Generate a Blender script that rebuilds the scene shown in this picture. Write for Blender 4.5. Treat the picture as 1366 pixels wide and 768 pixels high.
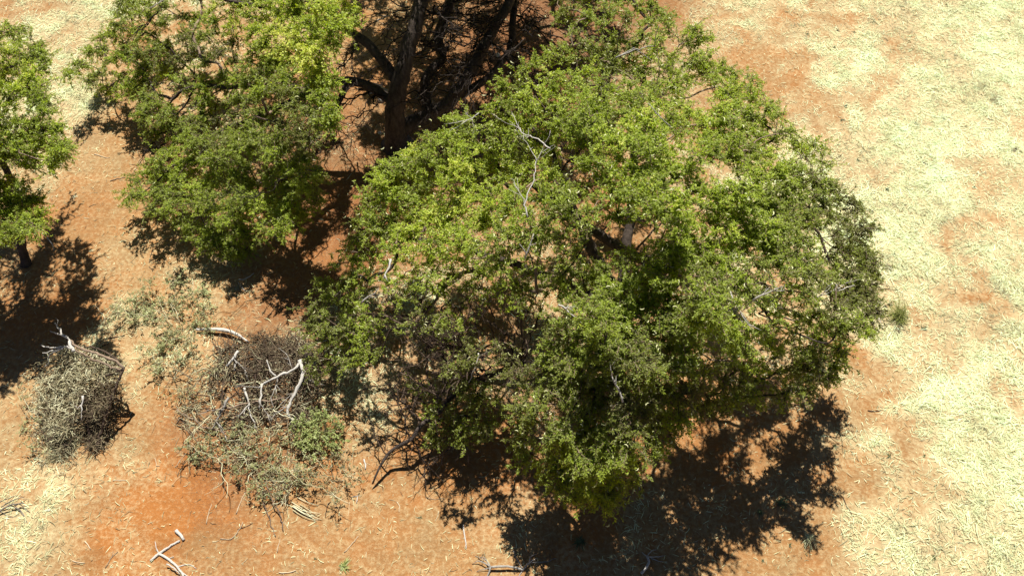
import bpy, math, random
import numpy as np

# ------------------------------------------------------------------ clear
for o in list(bpy.data.objects):
    bpy.data.objects.remove(o, do_unlink=True)
scene = bpy.context.scene
COL = scene.collection
rng = np.random.default_rng(11)
random.seed(11)

# ------------------------------------------------------------------ camera
PITCH = math.radians(57.0)          # below the horizon
FPX = 1100.0                        # focal length in photo pixels (1366 wide)
DIST = 25.2
CAM = np.array([0.0, -DIST * math.cos(PITCH), DIST * math.sin(PITCH)])
cam_data = bpy.data.cameras.new("camera")
cam_data.sensor_width = 36.0
cam_data.lens = 36.0 * FPX / 1366.0
cam_data.clip_start = 0.1
cam_data.clip_end = 8000.0
cam = bpy.data.objects.new("camera", cam_data)
COL.objects.link(cam)
cam.location = CAM
cam.rotation_euler = (math.radians(90) - PITCH, 0, 0)
scene.camera = cam

# ------------------------------------------------------------------ light
SUN_EL = math.radians(60.0)
world = bpy.data.worlds.new("World")
scene.world = world
world.use_nodes = True
nt = world.node_tree
nt.nodes.clear()
sky = nt.nodes.new("ShaderNodeTexSky")
sky.sky_type = 'NISHITA'
sky.sun_disc = False
sky.sun_elevation = SUN_EL
SUN_AZ = math.radians(3.5)         # nearly straight behind the trees
sky.sun_rotation = SUN_AZ
sky.altitude = 1200.0
sky.air_density = 0.4
sky.dust_density = 0.3
sky.ozone_density = 0.0
bg = nt.nodes.new("ShaderNodeBackground")
bg.inputs["Strength"].default_value = 0.05
wo = nt.nodes.new("ShaderNodeOutputWorld")
nt.links.new(sky.outputs[0], bg.inputs[0])
nt.links.new(bg.outputs[0], wo.inputs[0])

sun_data = bpy.data.lights.new("sun", 'SUN')
sun_data.energy = 5.0
sun_data.angle = math.radians(0.4)
sun_data.color = (1.0, 0.95, 0.86)
sun = bpy.data.objects.new("sun", sun_data)
COL.objects.link(sun)
sun.rotation_euler = (-(math.radians(90) - SUN_EL), 0, -SUN_AZ)
sun.location = (0, 20, 40)

scene.view_settings.view_transform = 'Standard'
scene.view_settings.look = 'None'
scene.view_settings.exposure = 0.85
scene.view_settings.gamma = 1.0
scene.view_settings.use_curve_mapping = False
scene.render.engine = 'CYCLES'
scene.cycles.diffuse_bounces = 2

# ------------------------------------------------------------------ mapping helpers
_f = np.array([0, math.cos(PITCH), -math.sin(PITCH)])
_u = np.array([0, math.sin(PITCH), math.cos(PITCH)])
_r = np.array([1.0, 0, 0])


def P(px, py, h=0.0):
    """the point of the place at height h that stands at this spot of the survey picture"""
    ray = _f * FPX + _r * (px - 683.0) - _u * (py - 384.0)
    t = (h - CAM[2]) / ray[2]
    return CAM + ray * t


def up_ray(p, dh):
    u_, w_ = proj(p)
    return P(u_, w_, p[2] * 1.1 + dh)


def Pa(px, py, h):
    px = np.asarray(px, float); py = np.asarray(py, float); h = np.asarray(h, float)
    ray = _f[None] * FPX + _r[None] * (px - 683.0)[:, None] - _u[None] * (py - 384.0)[:, None]
    t = (h - CAM[2]) / ray[:, 2]
    return CAM[None] + ray * t[:, None]


def proj(p):
    d = np.asarray(p) - CAM
    z = d @ _f
    return 683 + FPX * (d @ _r) / z, 384 - FPX * (d @ _u) / z


_grids = {}


def vnoise(x, y, freq, seed=0):
    """smooth value noise 0..1"""
    if seed not in _grids:
        _grids[seed] = np.random.default_rng(1000 + seed).random((256, 256))
    g = _grids[seed]
    ca_, sa_ = math.cos(.6 + seed * 1.7), math.sin(.6 + seed * 1.7)
    x = np.asarray(x, float) * freq; y = np.asarray(y, float) * freq
    X = x * ca_ - y * sa_ + 1000.37
    Y = x * sa_ + y * ca_ + 1000.91
    xi = np.floor(X).astype(np.int64); yi = np.floor(Y).astype(np.int64)
    fx = X - xi; fy = Y - yi
    fx = fx * fx * (3 - 2 * fx); fy = fy * fy * (3 - 2 * fy)
    a = g[xi & 255, yi & 255]; b = g[(xi + 1) & 255, yi & 255]
    c = g[xi & 255, (yi + 1) & 255]; d = g[(xi + 1) & 255, (yi + 1) & 255]
    return (a * (1 - fx) + b * fx) * (1 - fy) + (c * (1 - fx) + d * fx) * fy


def idw(ctrl, x, y, power=3.0):
    """inverse distance weighting of (x, y, value) rows"""
    x = np.asarray(x, float); y = np.asarray(y, float)
    num = np.zeros_like(x); den = np.zeros_like(x)
    for cx, cy, v in ctrl:
        w = 1.0 / (((x - cx) ** 2 + (y - cy) ** 2) ** (power / 2) + 1e-6)
        num += w * v; den += w
    return num / den


def ground_z(x, y):
    x = np.asarray(x, float); y = np.asarray(y, float)
    fade = np.exp(-((np.abs(x) + np.abs(y)) / 60.0) ** 2)
    near = (vnoise(x, y, 0.25, 1) - .5) * .16 + (vnoise(x, y, 1.1, 2) - .5) * .05 + (vnoise(x, y, 2.6, 3) - .5) * .05
    far = (vnoise(x, y, 0.012, 4) - .5) * 1.2 * (1 - fade)
    return near * fade + far


def gpt(px, py, h=0.0):
    """point h above the ground surface"""
    p = P(px, py, h)
    p = p.copy(); p[2] = float(ground_z(p[0], p[1])) + h
    return p


# ------------------------------------------------------------------ mesh helpers
def mesh_from(name, verts, faces_list, mat, parent=None, attrs=None, smooth=False, origin=None):
    """verts (N,3); faces_list: list of int arrays (F,k); attrs: dict name->(N,) float"""
    verts = np.asarray(verts, np.float64)
    if origin is not None:
        verts = verts - np.asarray(origin)[None]
    me = bpy.data.meshes.new(name)
    nv = len(verts)
    loops = []; starts = []; tot = 0
    for fa in faces_list:
        fa = np.asarray(fa, np.int32)
        if len(fa) == 0:
            continue
        k = fa.shape[1]
        loops.append(fa.ravel())
        starts.append(tot + np.arange(len(fa), dtype=np.int32) * k)
        tot += fa.size
    loops = np.concatenate(loops).astype(np.int32); starts = np.concatenate(starts).astype(np.int32)
    me.vertices.add(nv)
    me.vertices.foreach_set("co", verts.astype(np.float32).ravel())
    me.loops.add(len(loops))
    me.loops.foreach_set("vertex_index", loops)
    me.polygons.add(len(starts))
    me.polygons.foreach_set("loop_start", starts)
    if smooth:
        me.polygons.foreach_set("use_smooth", np.ones(len(starts), dtype=bool))
    me.update(calc_edges=True)
    if attrs:
        for k, v in attrs.items():
            a = me.attributes.new(k, 'FLOAT', 'POINT')
            a.data.foreach_set("value", np.asarray(v, np.float32))
    me.materials.append(mat)
    o = bpy.data.objects.new(name, me)
    COL.objects.link(o)
    if origin is not None and parent is None:
        o.location = origin
    if parent is not None:
        o.parent = parent
    return o


def tubes(pts, rad, k=4):
    """pts (N,n,3), rad (N,n) -> verts, quads. Open-ended tapered tubes, last ring tiny."""
    N, n, _ = pts.shape
    tan = np.empty_like(pts)
    tan[:, 1:-1] = pts[:, 2:] - pts[:, :-2]
    tan[:, 0] = pts[:, 1] - pts[:, 0]
    tan[:, -1] = pts[:, -1] - pts[:, -2]
    tan /= np.linalg.norm(tan, axis=2, keepdims=True) + 1e-9
    ref = np.zeros((N, 1, 3)); ref[:, 0] = np.array([0.31, 0.17, 0.93])
    mean = tan.mean(axis=1); bad = np.abs((mean * ref[:, 0]).sum(1)) > 0.85 * np.linalg.norm(mean, axis=1)
    ref[bad, 0] = np.array([0.95, 0.1, -0.2])
    s = np.cross(tan, np.broadcast_to(ref, tan.shape)); s /= np.linalg.norm(s, axis=2, keepdims=True) + 1e-9
    t = np.cross(tan, s)
    ang = np.arange(k) * 2 * math.pi / k
    ring = s[:, :, None, :] * np.cos(ang)[None, None, :, None] + t[:, :, None, :] * np.sin(ang)[None, None, :, None]
    v = pts[:, :, None, :] + ring * rad[:, :, None, None]
    v = v.reshape(-1, 3)
    base = (np.arange(N) * n * k)[:, None, None]
    i = (np.arange(n - 1) * k)[None, :, None]
    j = np.arange(k)[None, None, :]
    a = base + i + j; b = base + i + (j + 1) % k
    q = np.stack([a, b, b + k, a + k], axis=-1).reshape(-1, 4)
    return v, q


class Bag:
    """collects geometry for one mesh"""
    def __init__(self):
        self.v = []; self.f = {}; self.n = 0; self.a = []

    def add(self, v, f, tint=0.5):
        v = np.asarray(v, float)
        if len(v) == 0:
            return
        f = np.asarray(f)
        self.f.setdefault(f.shape[1], []).append(f + self.n)
        self.v.append(v)
        t = np.asarray(tint, float)
        self.a.append(np.broadcast_to(t, (len(v),)) if t.ndim == 0 else t)
        self.n += len(v)

    def line(self, pts, r0, r1=None, k=6, tint=0.5, bumps=0.0, cap=True):
        pts = np.asarray(pts, float)
        n = len(pts)
        if np.ndim(r0):
            rad = np.asarray(r0, float) * np.ones(n)
        else:
            rad = np.linspace(r0, r0 * .5 if r1 is None else r1, n)
        v, q = tubes(pts[None], rad[None], k)
        if bumps:
            v = v + rng.normal(0, 1, v.shape) * bumps
        if cap:
            e = len(v)
            v = np.vstack([v, pts[0], pts[-1]])
            j = np.arange(k)
            c0 = np.stack([np.full(k, e), (j + 1) % k, j], 1)
            l = (n - 1) * k
            c1 = np.stack([np.full(k, e + 1), l + j, l + (j + 1) % k], 1)
            self.f.setdefault(3, []).append(np.vstack([c0, c1]) + self.n)
        self.add(v, q, tint)

    def build(self, name, mat, parent=None, smooth=False, origin=None):
        return mesh_from(name, np.vstack(self.v), [np.vstack(x) for x in self.f.values()], mat, parent,
                         {'tint': np.concatenate(self.a)}, smooth, origin)


def smooth_line(pts, step=0.25, jit=0.0):
    """Catmull-Rom resampling with slight crookedness"""
    pts = np.asarray(pts, float)
    if len(pts) < 2:
        return pts
    p = np.vstack([2 * pts[0] - pts[1], pts, 2 * pts[-1] - pts[-2]])
    out = []
    for i in range(1, len(p) - 2):
        L = np.linalg.norm(p[i + 1] - p[i]); m = max(1, int(round(L / step)))
        for s in range(m):
            t = s / m
            out.append(0.5 * ((2 * p[i]) + (-p[i - 1] + p[i + 1]) * t + (2 * p[i - 1] - 5 * p[i] + 4 * p[i + 1] - p[i + 2]) * t * t
                              + (-p[i - 1] + 3 * p[i] - 3 * p[i + 1] + p[i + 2]) * t ** 3))
    out.append(pts[-1])
    out = np.array(out)
    if jit:
        w = rng.normal(0, jit, out.shape); w[0] = 0; w[-1] = 0
        out = out + w
    return out


def tag(o, label=None, cat=None, group=None, kind=None):
    if label: o['label'] = label
    if cat: o['category'] = cat
    if group: o['group'] = group
    if kind: o['kind'] = kind
    return o


def empty(name, loc):
    o = bpy.data.objects.new(name, None)
    COL.objects.link(o)
    o.location = loc
    o.empty_display_size = 0.3
    return o


# ------------------------------------------------------------------ materials
def new_mat(name):
    m = bpy.data.materials.new(name); m.use_nodes = True
    t = m.node_tree; t.nodes.clear()
    out = t.nodes.new("ShaderNodeOutputMaterial")
    return m, t, out


def N(t, kind, **kw):
    n = t.nodes.new(kind)
    for k, v in kw.items():
        setattr(n, k, v)
    return n


def ramp(t, stops, src):
    r = t.nodes.new("ShaderNodeValToRGB")
    el = r.color_ramp.elements
    while len(el) < len(stops):
        el.new(0.5)
    for e, (p, c) in zip(el, stops):
        e.position = p; e.color = (c[0], c[1], c[2], 1)
    t.links.new(src, r.inputs[0])
    return r


def leaf_material(name, stops, transl=0.35, rough=0.5):
    m, t, out = new_mat(name)
    at = N(t, "ShaderNodeAttribute", attribute_name="tint")
    r = ramp(t, stops, at.outputs["Fac"])
    p = N(t, "ShaderNodeBsdfPrincipled")
    p.inputs["Roughness"].default_value = rough
    p.inputs["Specular IOR Level"].default_value = 0.35
    t.links.new(r.outputs[0], p.inputs["Base Color"])
    tr = N(t, "ShaderNodeBsdfTranslucent")
    hs = N(t, "ShaderNodeHueSaturation")
    hs.inputs["Saturation"].default_value = 1.15; hs.inputs["Value"].default_value = 1.3
    t.links.new(r.outputs[0], hs.inputs["Color"]); t.links.new(hs.outputs[0], tr.inputs[0])
    mx = N(t, "ShaderNodeMixShader"); mx.inputs[0].default_value = transl
    t.links.new(p.outputs[0], mx.inputs[1]); t.links.new(tr.outputs[0], mx.inputs[2])
    t.links.new(mx.outputs[0], out.inputs[0])
    return m


def bark_material(name, c0, c1, scale=9.0, bump=0.5, use_tint=True):
    m, t, out = new_mat(name)
    tc = N(t, "ShaderNodeTexCoord")
    mp = N(t, "ShaderNodeMapping"); mp.inputs["Scale"].default_value = (scale, scale, scale * .35)
    t.links.new(tc.outputs["Object"], mp.inputs[0])
    no = N(t, "ShaderNodeTexNoise"); no.inputs["Scale"].default_value = 1.6; no.inputs["Detail"].default_value = 7
    no.inputs["Roughness"].default_value = .65
    t.links.new(mp.outputs[0], no.inputs["Vector"])
    at = N(t, "ShaderNodeAttribute", attribute_name="tint")
    ad = N(t, "ShaderNodeMath", operation='MULTIPLY_ADD')
    t.links.new(at.outputs["Fac"], ad.inputs[0]); ad.inputs[1].default_value = 0.8 if use_tint else 0.0
    t.links.new(no.outputs["Fac"], ad.inputs[2])
    su = N(t, "ShaderNodeMath", operation='SUBTRACT'); su.inputs[1].default_value = 0.4 if use_tint else 0.0
    t.links.new(ad.outputs[0], su.inputs[0])
    r = ramp(t, [(0.25, c0), (0.75, c1)], su.outputs[0])
    p = N(t, "ShaderNodeBsdfPrincipled"); p.inputs["Roughness"].default_value = 0.9
    p.inputs["Specular IOR Level"].default_value = 0.2
    t.links.new(r.outputs[0], p.inputs["Base Color"])
    b = N(t, "ShaderNodeBump"); b.inputs["Strength"].default_value = bump; b.inputs["Distance"].default_value = 0.03
    t.links.new(no.outputs["Fac"], b.inputs["Height"]); t.links.new(b.outputs[0], p.inputs["Normal"])
    t.links.new(p.outputs[0], out.inputs[0])
    return m


M = {}
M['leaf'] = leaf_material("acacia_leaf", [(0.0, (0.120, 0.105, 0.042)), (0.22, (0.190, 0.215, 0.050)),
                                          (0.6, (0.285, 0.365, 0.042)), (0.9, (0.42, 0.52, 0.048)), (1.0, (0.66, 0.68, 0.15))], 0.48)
M['leaf_grey'] = leaf_material("grey_green_leaf", [(0.0, (0.11, 0.095, 0.045)), (0.5, (0.23, 0.235, 0.10)), (1.0, (0.35, 0.39, 0.17))], 0.25)
M['leaf_bright'] = leaf_material("fresh_green_leaf", [(0.0, (0.13, 0.16, 0.05)), (0.5, (0.27, 0.32, 0.10)), (1.0, (0.42, 0.46, 0.18))], 0.35)
M['leaf_weed'] = leaf_material("weed_leaf", [(0.0, (0.05, 0.07, 0.03)), (1.0, (0.13, 0.16, 0.06))], 0.2)
M['tussock'] = leaf_material("tussock_blade", [(0.0, (0.12, 0.14, 0.03)), (0.6, (0.24, 0.27, 0.07)), (1.0, (0.50, 0.46, 0.20))], 0.3)
M['straw'] = leaf_material("straw_blade", [(0.0, (0.22, 0.21, 0.12)), (0.22, (0.50, 0.47, 0.27)), (0.6, (0.69, 0.73, 0.43)), (1.0, (0.80, 0.92, 0.62))], 0.25, 0.55)
M['brush'] = leaf_material("dead_brush", [(0.0, (0.08, 0.05, 0.035)), (0.35, (0.24, 0.19, 0.11)), (0.65, (0.50, 0.46, 0.27)), (1.0, (0.74, 0.72, 0.50))], 0.1, 0.7)
M['pod'] = leaf_material("pale_seed_pod", [(0.0, (0.40, 0.42, 0.16)), (1.0, (0.72, 0.72, 0.42))], 0.15, 0.45)
M['bark'] = bark_material("dark_bark", (0.014, 0.010, 0.008), (0.11, 0.085, 0.07), 7, 1.0)
M['branch'] = bark_material("branch_bark", (0.035, 0.022, 0.016), (0.24, 0.175, 0.125), 20, .3)
M['deadwood'] = bark_material("bleached_deadwood", (0.13, 0.11, 0.09), (0.56, 0.53, 0.48), 40, 1.0)
M['stick'] = bark_material("dry_stick", (0.13, 0.08, 0.05), (0.50, 0.40, 0.27), 26, .3)
M['stone'] = bark_material("pale_stone", (0.34, 0.30, 0.27), (0.68, 0.64, 0.58), 12, .3, False)

# ground
m, t, out = new_mat("red_sand_ground")
tc = N(t, "ShaderNodeTexCoord")
red = N(t, "ShaderNodeAttribute", attribute_name="red")
stw = N(t, "ShaderNodeAttribute", attribute_name="straw")
lit = N(t, "ShaderNodeAttribute", attribute_name="litter")
n1 = N(t, "ShaderNodeTexNoise"); n1.inputs["Scale"].default_value = 1.1; n1.inputs["Detail"].default_value = 9; n1.inputs["Roughness"].default_value = .62
n2 = N(t, "ShaderNodeTexNoise"); n2.inputs["Scale"].default_value = 9.0; n2.inputs["Detail"].default_value = 8; n2.inputs["Roughness"].default_value = .7
n3 = N(t, "ShaderNodeTexNoise"); n3.inputs["Scale"].default_value = 38.0; n3.inputs["Detail"].default_value = 4; n3.inputs["Roughness"].default_value = .7
for n in (n1, n2, n3):
    t.links.new(tc.outputs["Object"], n.inputs["Vector"])


def mth(op, a, b, c=None):
    x = N(t, "ShaderNodeMath", operation=op)
    for i, s in enumerate((a, b, c)):
        if s is None: continue
        if isinstance(s, (int, float)): x.inputs[i].default_value = s
        else: t.links.new(s, x.inputs[i])
    return x.outputs[0]


fr = mth('ADD', red.outputs["Fac"], mth('MULTIPLY_ADD', n1.outputs["Fac"], 1.5, -0.87))
sand = ramp(t, [(0.0, (0.305, 0.190, 0.088)), (0.35, (0.290, 0.154, 0.061)), (0.75, (0.290, 0.130, 0.044)), (1.0, (0.32, 0.128, 0.036))], fr)
# pale fine straw dust and crumbs
fs = mth('ADD', stw.outputs["Fac"], mth('MULTIPLY_ADD', n2.outputs["Fac"], 1.9, -1.05))
fs = mth('MULTIPLY_ADD', n3.outputs["Fac"], 0.9, mth('SUBTRACT', fs, 0.45))
fsr = N(t, "ShaderNodeMapRange"); fsr.inputs["From Min"].default_value = -0.1; fsr.inputs["From Max"].default_value = 0.85
fsr.inputs["To Max"].default_value = 0.8
t.links.new(fs, fsr.inputs["Value"])
mx = N(t, "ShaderNodeMix", data_type='RGBA')
t.links.new(fsr.outputs[0], mx.inputs[0]); t.links.new(sand.outputs[0], mx.inputs[6]); mx.inputs[7].default_value = (0.54, 0.49, 0.29, 1)
# dark leaf litter crumbs; also deepens the tree shade in the ground colour
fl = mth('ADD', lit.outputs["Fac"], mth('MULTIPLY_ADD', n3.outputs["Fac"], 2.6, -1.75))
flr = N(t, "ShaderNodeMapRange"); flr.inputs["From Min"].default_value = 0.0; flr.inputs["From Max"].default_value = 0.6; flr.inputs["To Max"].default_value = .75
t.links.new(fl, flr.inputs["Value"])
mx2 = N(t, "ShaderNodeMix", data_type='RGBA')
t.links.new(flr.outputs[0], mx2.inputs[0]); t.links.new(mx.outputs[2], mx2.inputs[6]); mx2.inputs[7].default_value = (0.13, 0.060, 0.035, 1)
# slight overall grain
hs = N(t, "ShaderNodeHueSaturation")
t.links.new(mth('MULTIPLY_ADD', n1.outputs["Fac"], 0.5, mth('MULTIPLY_ADD', n2.outputs["Fac"], 0.35, 0.57)), hs.inputs["Value"])
t.links.new(mx2.outputs[2], hs.inputs["Color"])
p = N(t, "ShaderNodeBsdfPrincipled"); p.inputs["Roughness"].default_value = 0.95; p.inputs["Specular IOR Level"].default_value = 0.1
t.links.new(hs.outputs[0], p.inputs["Base Color"])
hb = mth('MULTIPLY_ADD', n3.outputs["Fac"], 0.3, n2.outputs["Fac"])
b = N(t, "ShaderNodeBump"); b.inputs["Strength"].default_value = 0.55; b.inputs["Distance"].default_value = 0.09
t.links.new(hb, b.inputs["Height"]); t.links.new(b.outputs[0], p.inputs["Normal"])
t.links.new(p.outputs[0], out.inputs[0])
M['ground'] = m

# ------------------------------------------------------------------ ground
STRAW = [(20, 20, .6), (120, 30, .7), (60, 130, .75), (140, 90, .2), (100, 230, .12), (130, 200, .1), (40, 240, .3), (200, 350, .14),
         (150, 450, .5), (60, 600, .55), (280, 420, .3), (20, 560, .25), (30, 680, .6), (100, 650, .4), (100, 700, .55), (60, 740, .5), (300, 690, .12), (215, 690, -.15), (240, 680, -.1), (195, 700, -.1), (165, 720, .2), (180, 760, .2), (150, 690, .15), (250, 600, .14),
         (200, 640, .18), (300, 700, .07), (450, 720, .1), (600, 720, .06), (700, 740, .14), (500, 460, .5), (480, 500, .5), (540, 440, .5), (550, 560, .2),
         (860, 740, .25), (1000, 740, .03), (1100, 560, .02), (1140, 470, .03), (1100, 700, .1), (960, 20, .25), (880, 10, .15),
         (1020, 30, .6), (1060, 100, .2), (1000, 90, .1), (1100, 140, .3), (1090, 60, .65), (1130, 100, .9), (1070, 180, .5),
         (1150, 200, .95), (1180, 330, .95), (1190, 280, 1), (1160, 400, .6), (1200, 450, .95), (1170, 500, .35), (1150, 560, .15),
         (1200, 560, .8), (1150, 640, .3), (1190, 650, .75), (1110, 740, .1), (1145, 735, .7), (1185, 740, .9), (1190, 700, .8), (1165, 680, .75), (1175, 610, .7), (1250, 700, .95), (1340, 600, .95),
         (1340, 740, 1), (1280, 100, 1.1), (1340, 30, 1.1), (1250, 250, 1), (1320, 310, .5), (1290, 330, .75), (1335, 535, .45),
         (1310, 410, .65), (1300, 440, .6), (1250, 400, .9), (1280, 500, .95), (1310, 590, .9), (1240, 550, .85), (1350, 420, .7), (1290, 640, .55),
         (1350, 640, 1), (800, 300, -.1), (600, 600, -.1), (800, 650, -.1), (950, 600, -.15), (1050, 600, -.1), (680, 100, -.2), (60, 420, -.05), (90, 300, 0), (440, 300, -.2), (400, 400, -.1), (500, 100, .04), (330, 620, .2), (700, 400, .3), (900, 500, .1),
         (1500, 300, .9), (1500, 700, .9), (1300, -150, 1), (800, -150, .2), (300, -150, .3), (-150, 100, .5), (-150, 600, .4), (400, 900, .2), (1000, 900, .3)]
RED = [(215, 690, 1.5), (235, 675, 1.3), (195, 705, 1.3), (230, 710, 1.2), (300, 740, .6), (400, 730, .55), (1320, 310, .8), (1335, 535, .75), (1300, 430, .55), (1130, 500, .55), (1100, 720, .4),  # bare red sand patches, plus red under the trees that paints shade maroon
       (1050, 120, .6), (100, 200, .25), (60, 730, .35), (900, 740, .45), (600, 740, .45), (250, 370, .5), (390, 465, .6), (480, 50, .45),
       (480, 140, .6), (800, 400, .4), (650, 620, .9), (800, 700, .8), (980, 600, .9), (60, 400, .9), (100, 290, .7), (680, 60, .9), (440, 300, 1), (360, 420, .9), (1200, 200, .25), (1340, 700, .3), (180, 590, .55), (20, 560, .3), (1000, 60, .55), (160, 320, .35)]
LITTER_SHADE = [(560, 100, .75), (680, 80, .95), (740, 40, 1), (440, 200, .8), (460, 300, .8), (430, 380, .7), (380, 430, .8), (370, 500, 1), (300, 560, .8), (340, 620, .8), (380, 680, .35), (640, 440, .6), (700, 600, .5),  # litter amount, raised under the trees to paint their shade darker
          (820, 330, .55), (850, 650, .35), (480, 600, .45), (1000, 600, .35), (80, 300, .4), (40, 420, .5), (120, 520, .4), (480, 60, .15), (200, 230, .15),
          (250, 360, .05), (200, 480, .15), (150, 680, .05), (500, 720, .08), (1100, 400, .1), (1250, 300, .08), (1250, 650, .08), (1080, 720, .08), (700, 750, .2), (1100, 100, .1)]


def to_world(rows):
    return [(*P(a, b)[:2], v) for a, b, v in rows]


WSTRAW, WRED, WLIT_SHADE = to_world(STRAW), to_world(RED), to_world(LITTER_SHADE)


def straw_density(x, y):
    wx = (vnoise(x, y, .8, 21) - .5) * 1.3 + (vnoise(x, y, 2.3, 22) - .5) * .5; wy = (vnoise(x, y, .8, 23) - .5) * 1.3 + (vnoise(x, y, 2.3, 24) - .5) * .5
    x = x + wx; y = y + wy
    v = idw(WSTRAW, x, y, 2.7)
    v = v + (vnoise(x, y, .55, 7) - .5) * .75 * np.clip(v * 1.6, .12, 1) + (vnoise(x, y, 1.6, 8) - .5) * .75 * np.clip(v * 1.6, .12, 1)
    return np.clip(v, 0, 1.1)


def build_ground():
    fine = np.arange(-24, 24.01, 0.14)
    k = np.linspace(0.02, 1, 40)
    out_ = 24 + 3500 * k ** 3
    xs = np.concatenate([-out_[::-1], fine, out_])
    ys = xs.copy()
    X, Y = np.meshgrid(xs, ys)
    x = X.ravel(); y = Y.ravel()
    z = ground_z(x, y)
    v = np.stack([x, y, z], 1)
    nx = len(xs); ny = len(ys)
    i = np.arange(ny - 1)[:, None] * nx + np.arange(nx - 1)[None]
    q = np.stack([i, i + 1, i + nx + 1, i + nx], -1).reshape(-1, 4)
    near = (np.abs(x) < 60) & (np.abs(y) < 60)
    st = np.full(len(x), .55); rd = np.full(len(x), .4); li = np.full(len(x), .1)
    st[near] = straw_density(x[near], y[near]); rd[near] = idw(WRED, x[near] + (vnoise(x[near], y[near], 1., 25) - .5) * 1.4, y[near] + (vnoise(x[near], y[near], 1., 26) - .5) * 1.4, 2.1); li[near] = idw(WLIT_SHADE, x[near], y[near], 3)
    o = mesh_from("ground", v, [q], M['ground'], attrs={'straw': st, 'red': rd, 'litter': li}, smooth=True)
    tag(o, kind='structure')


build_ground()


# ------------------------------------------------------------------ dry grass
def blades(x, y, length, width, az, elev, curl, lift=0.0):
    """curved three-segment blades rooted on the ground -> verts (N*7), faces"""
    n = len(x)
    z = ground_z(x, y) + lift
    t = np.array([0, .36, .7, 1.0])
    pts = np.empty((n, 4, 3))
    a = az[:, None] + curl[:, None] * t[None] * t[None]
    e = elev[:, None] * (1 - 1.25 * t[None])
    dx = np.cos(a) * np.cos(e); dy = np.sin(a) * np.cos(e); dz = np.sin(e)
    pts[:, 0] = np.stack([x, y, z], 1)
    for i in range(1, 4):
        s = (t[i] - t[i - 1]) * length
        pts[:, i, 0] = pts[:, i - 1, 0] + dx[:, i] * s
        pts[:, i, 1] = pts[:, i - 1, 1] + dy[:, i] * s
        pts[:, i, 2] = pts[:, i - 1, 2] + dz[:, i] * s
    gz = ground_z(pts[:, :, 0].ravel(), pts[:, :, 1].ravel()).reshape(n, 4)
    pts[:, 1:, 2] = np.maximum(pts[:, 1:, 2], gz[:, 1:] + 0.006)
    side = np.stack([-np.sin(a), np.cos(a), np.zeros_like(a)], -1)
    tilt = rng.normal(0, .5, n)
    side[:, :, 2] = tilt[:, None]
    w = width[:, None] * np.array([.8, 1, .75])[None] * .5
    v = np.empty((n, 7, 3))
    for i in range(3):
        v[:, 2 * i] = pts[:, i] - side[:, i] * w[:, i, None]
        v[:, 2 * i + 1] = pts[:, i] + side[:, i] * w[:, i, None]
    v[:, 6] = pts[:, 3]
    b = (np.arange(n) * 7)[:, None]
    q = np.concatenate([b + np.array([[0, 1, 3, 2]]), b + np.array([[2, 3, 5, 4]])], 0)
    tr = b + np.array([[4, 5, 6]])
    return v.reshape(-1, 3), q, tr


def frame_mask(x, y, pad=60):
    d = np.stack([x - CAM[0], y - CAM[1], -CAM[2] * np.ones_like(x)], 1)
    z = d @ _f
    u = 683 + FPX * (d @ _r) / z; w = 384 - FPX * (d @ _u) / z
    return (u > -pad) & (u < 1366 + pad) & (w > -pad) & (w < 768 + pad)


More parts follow.
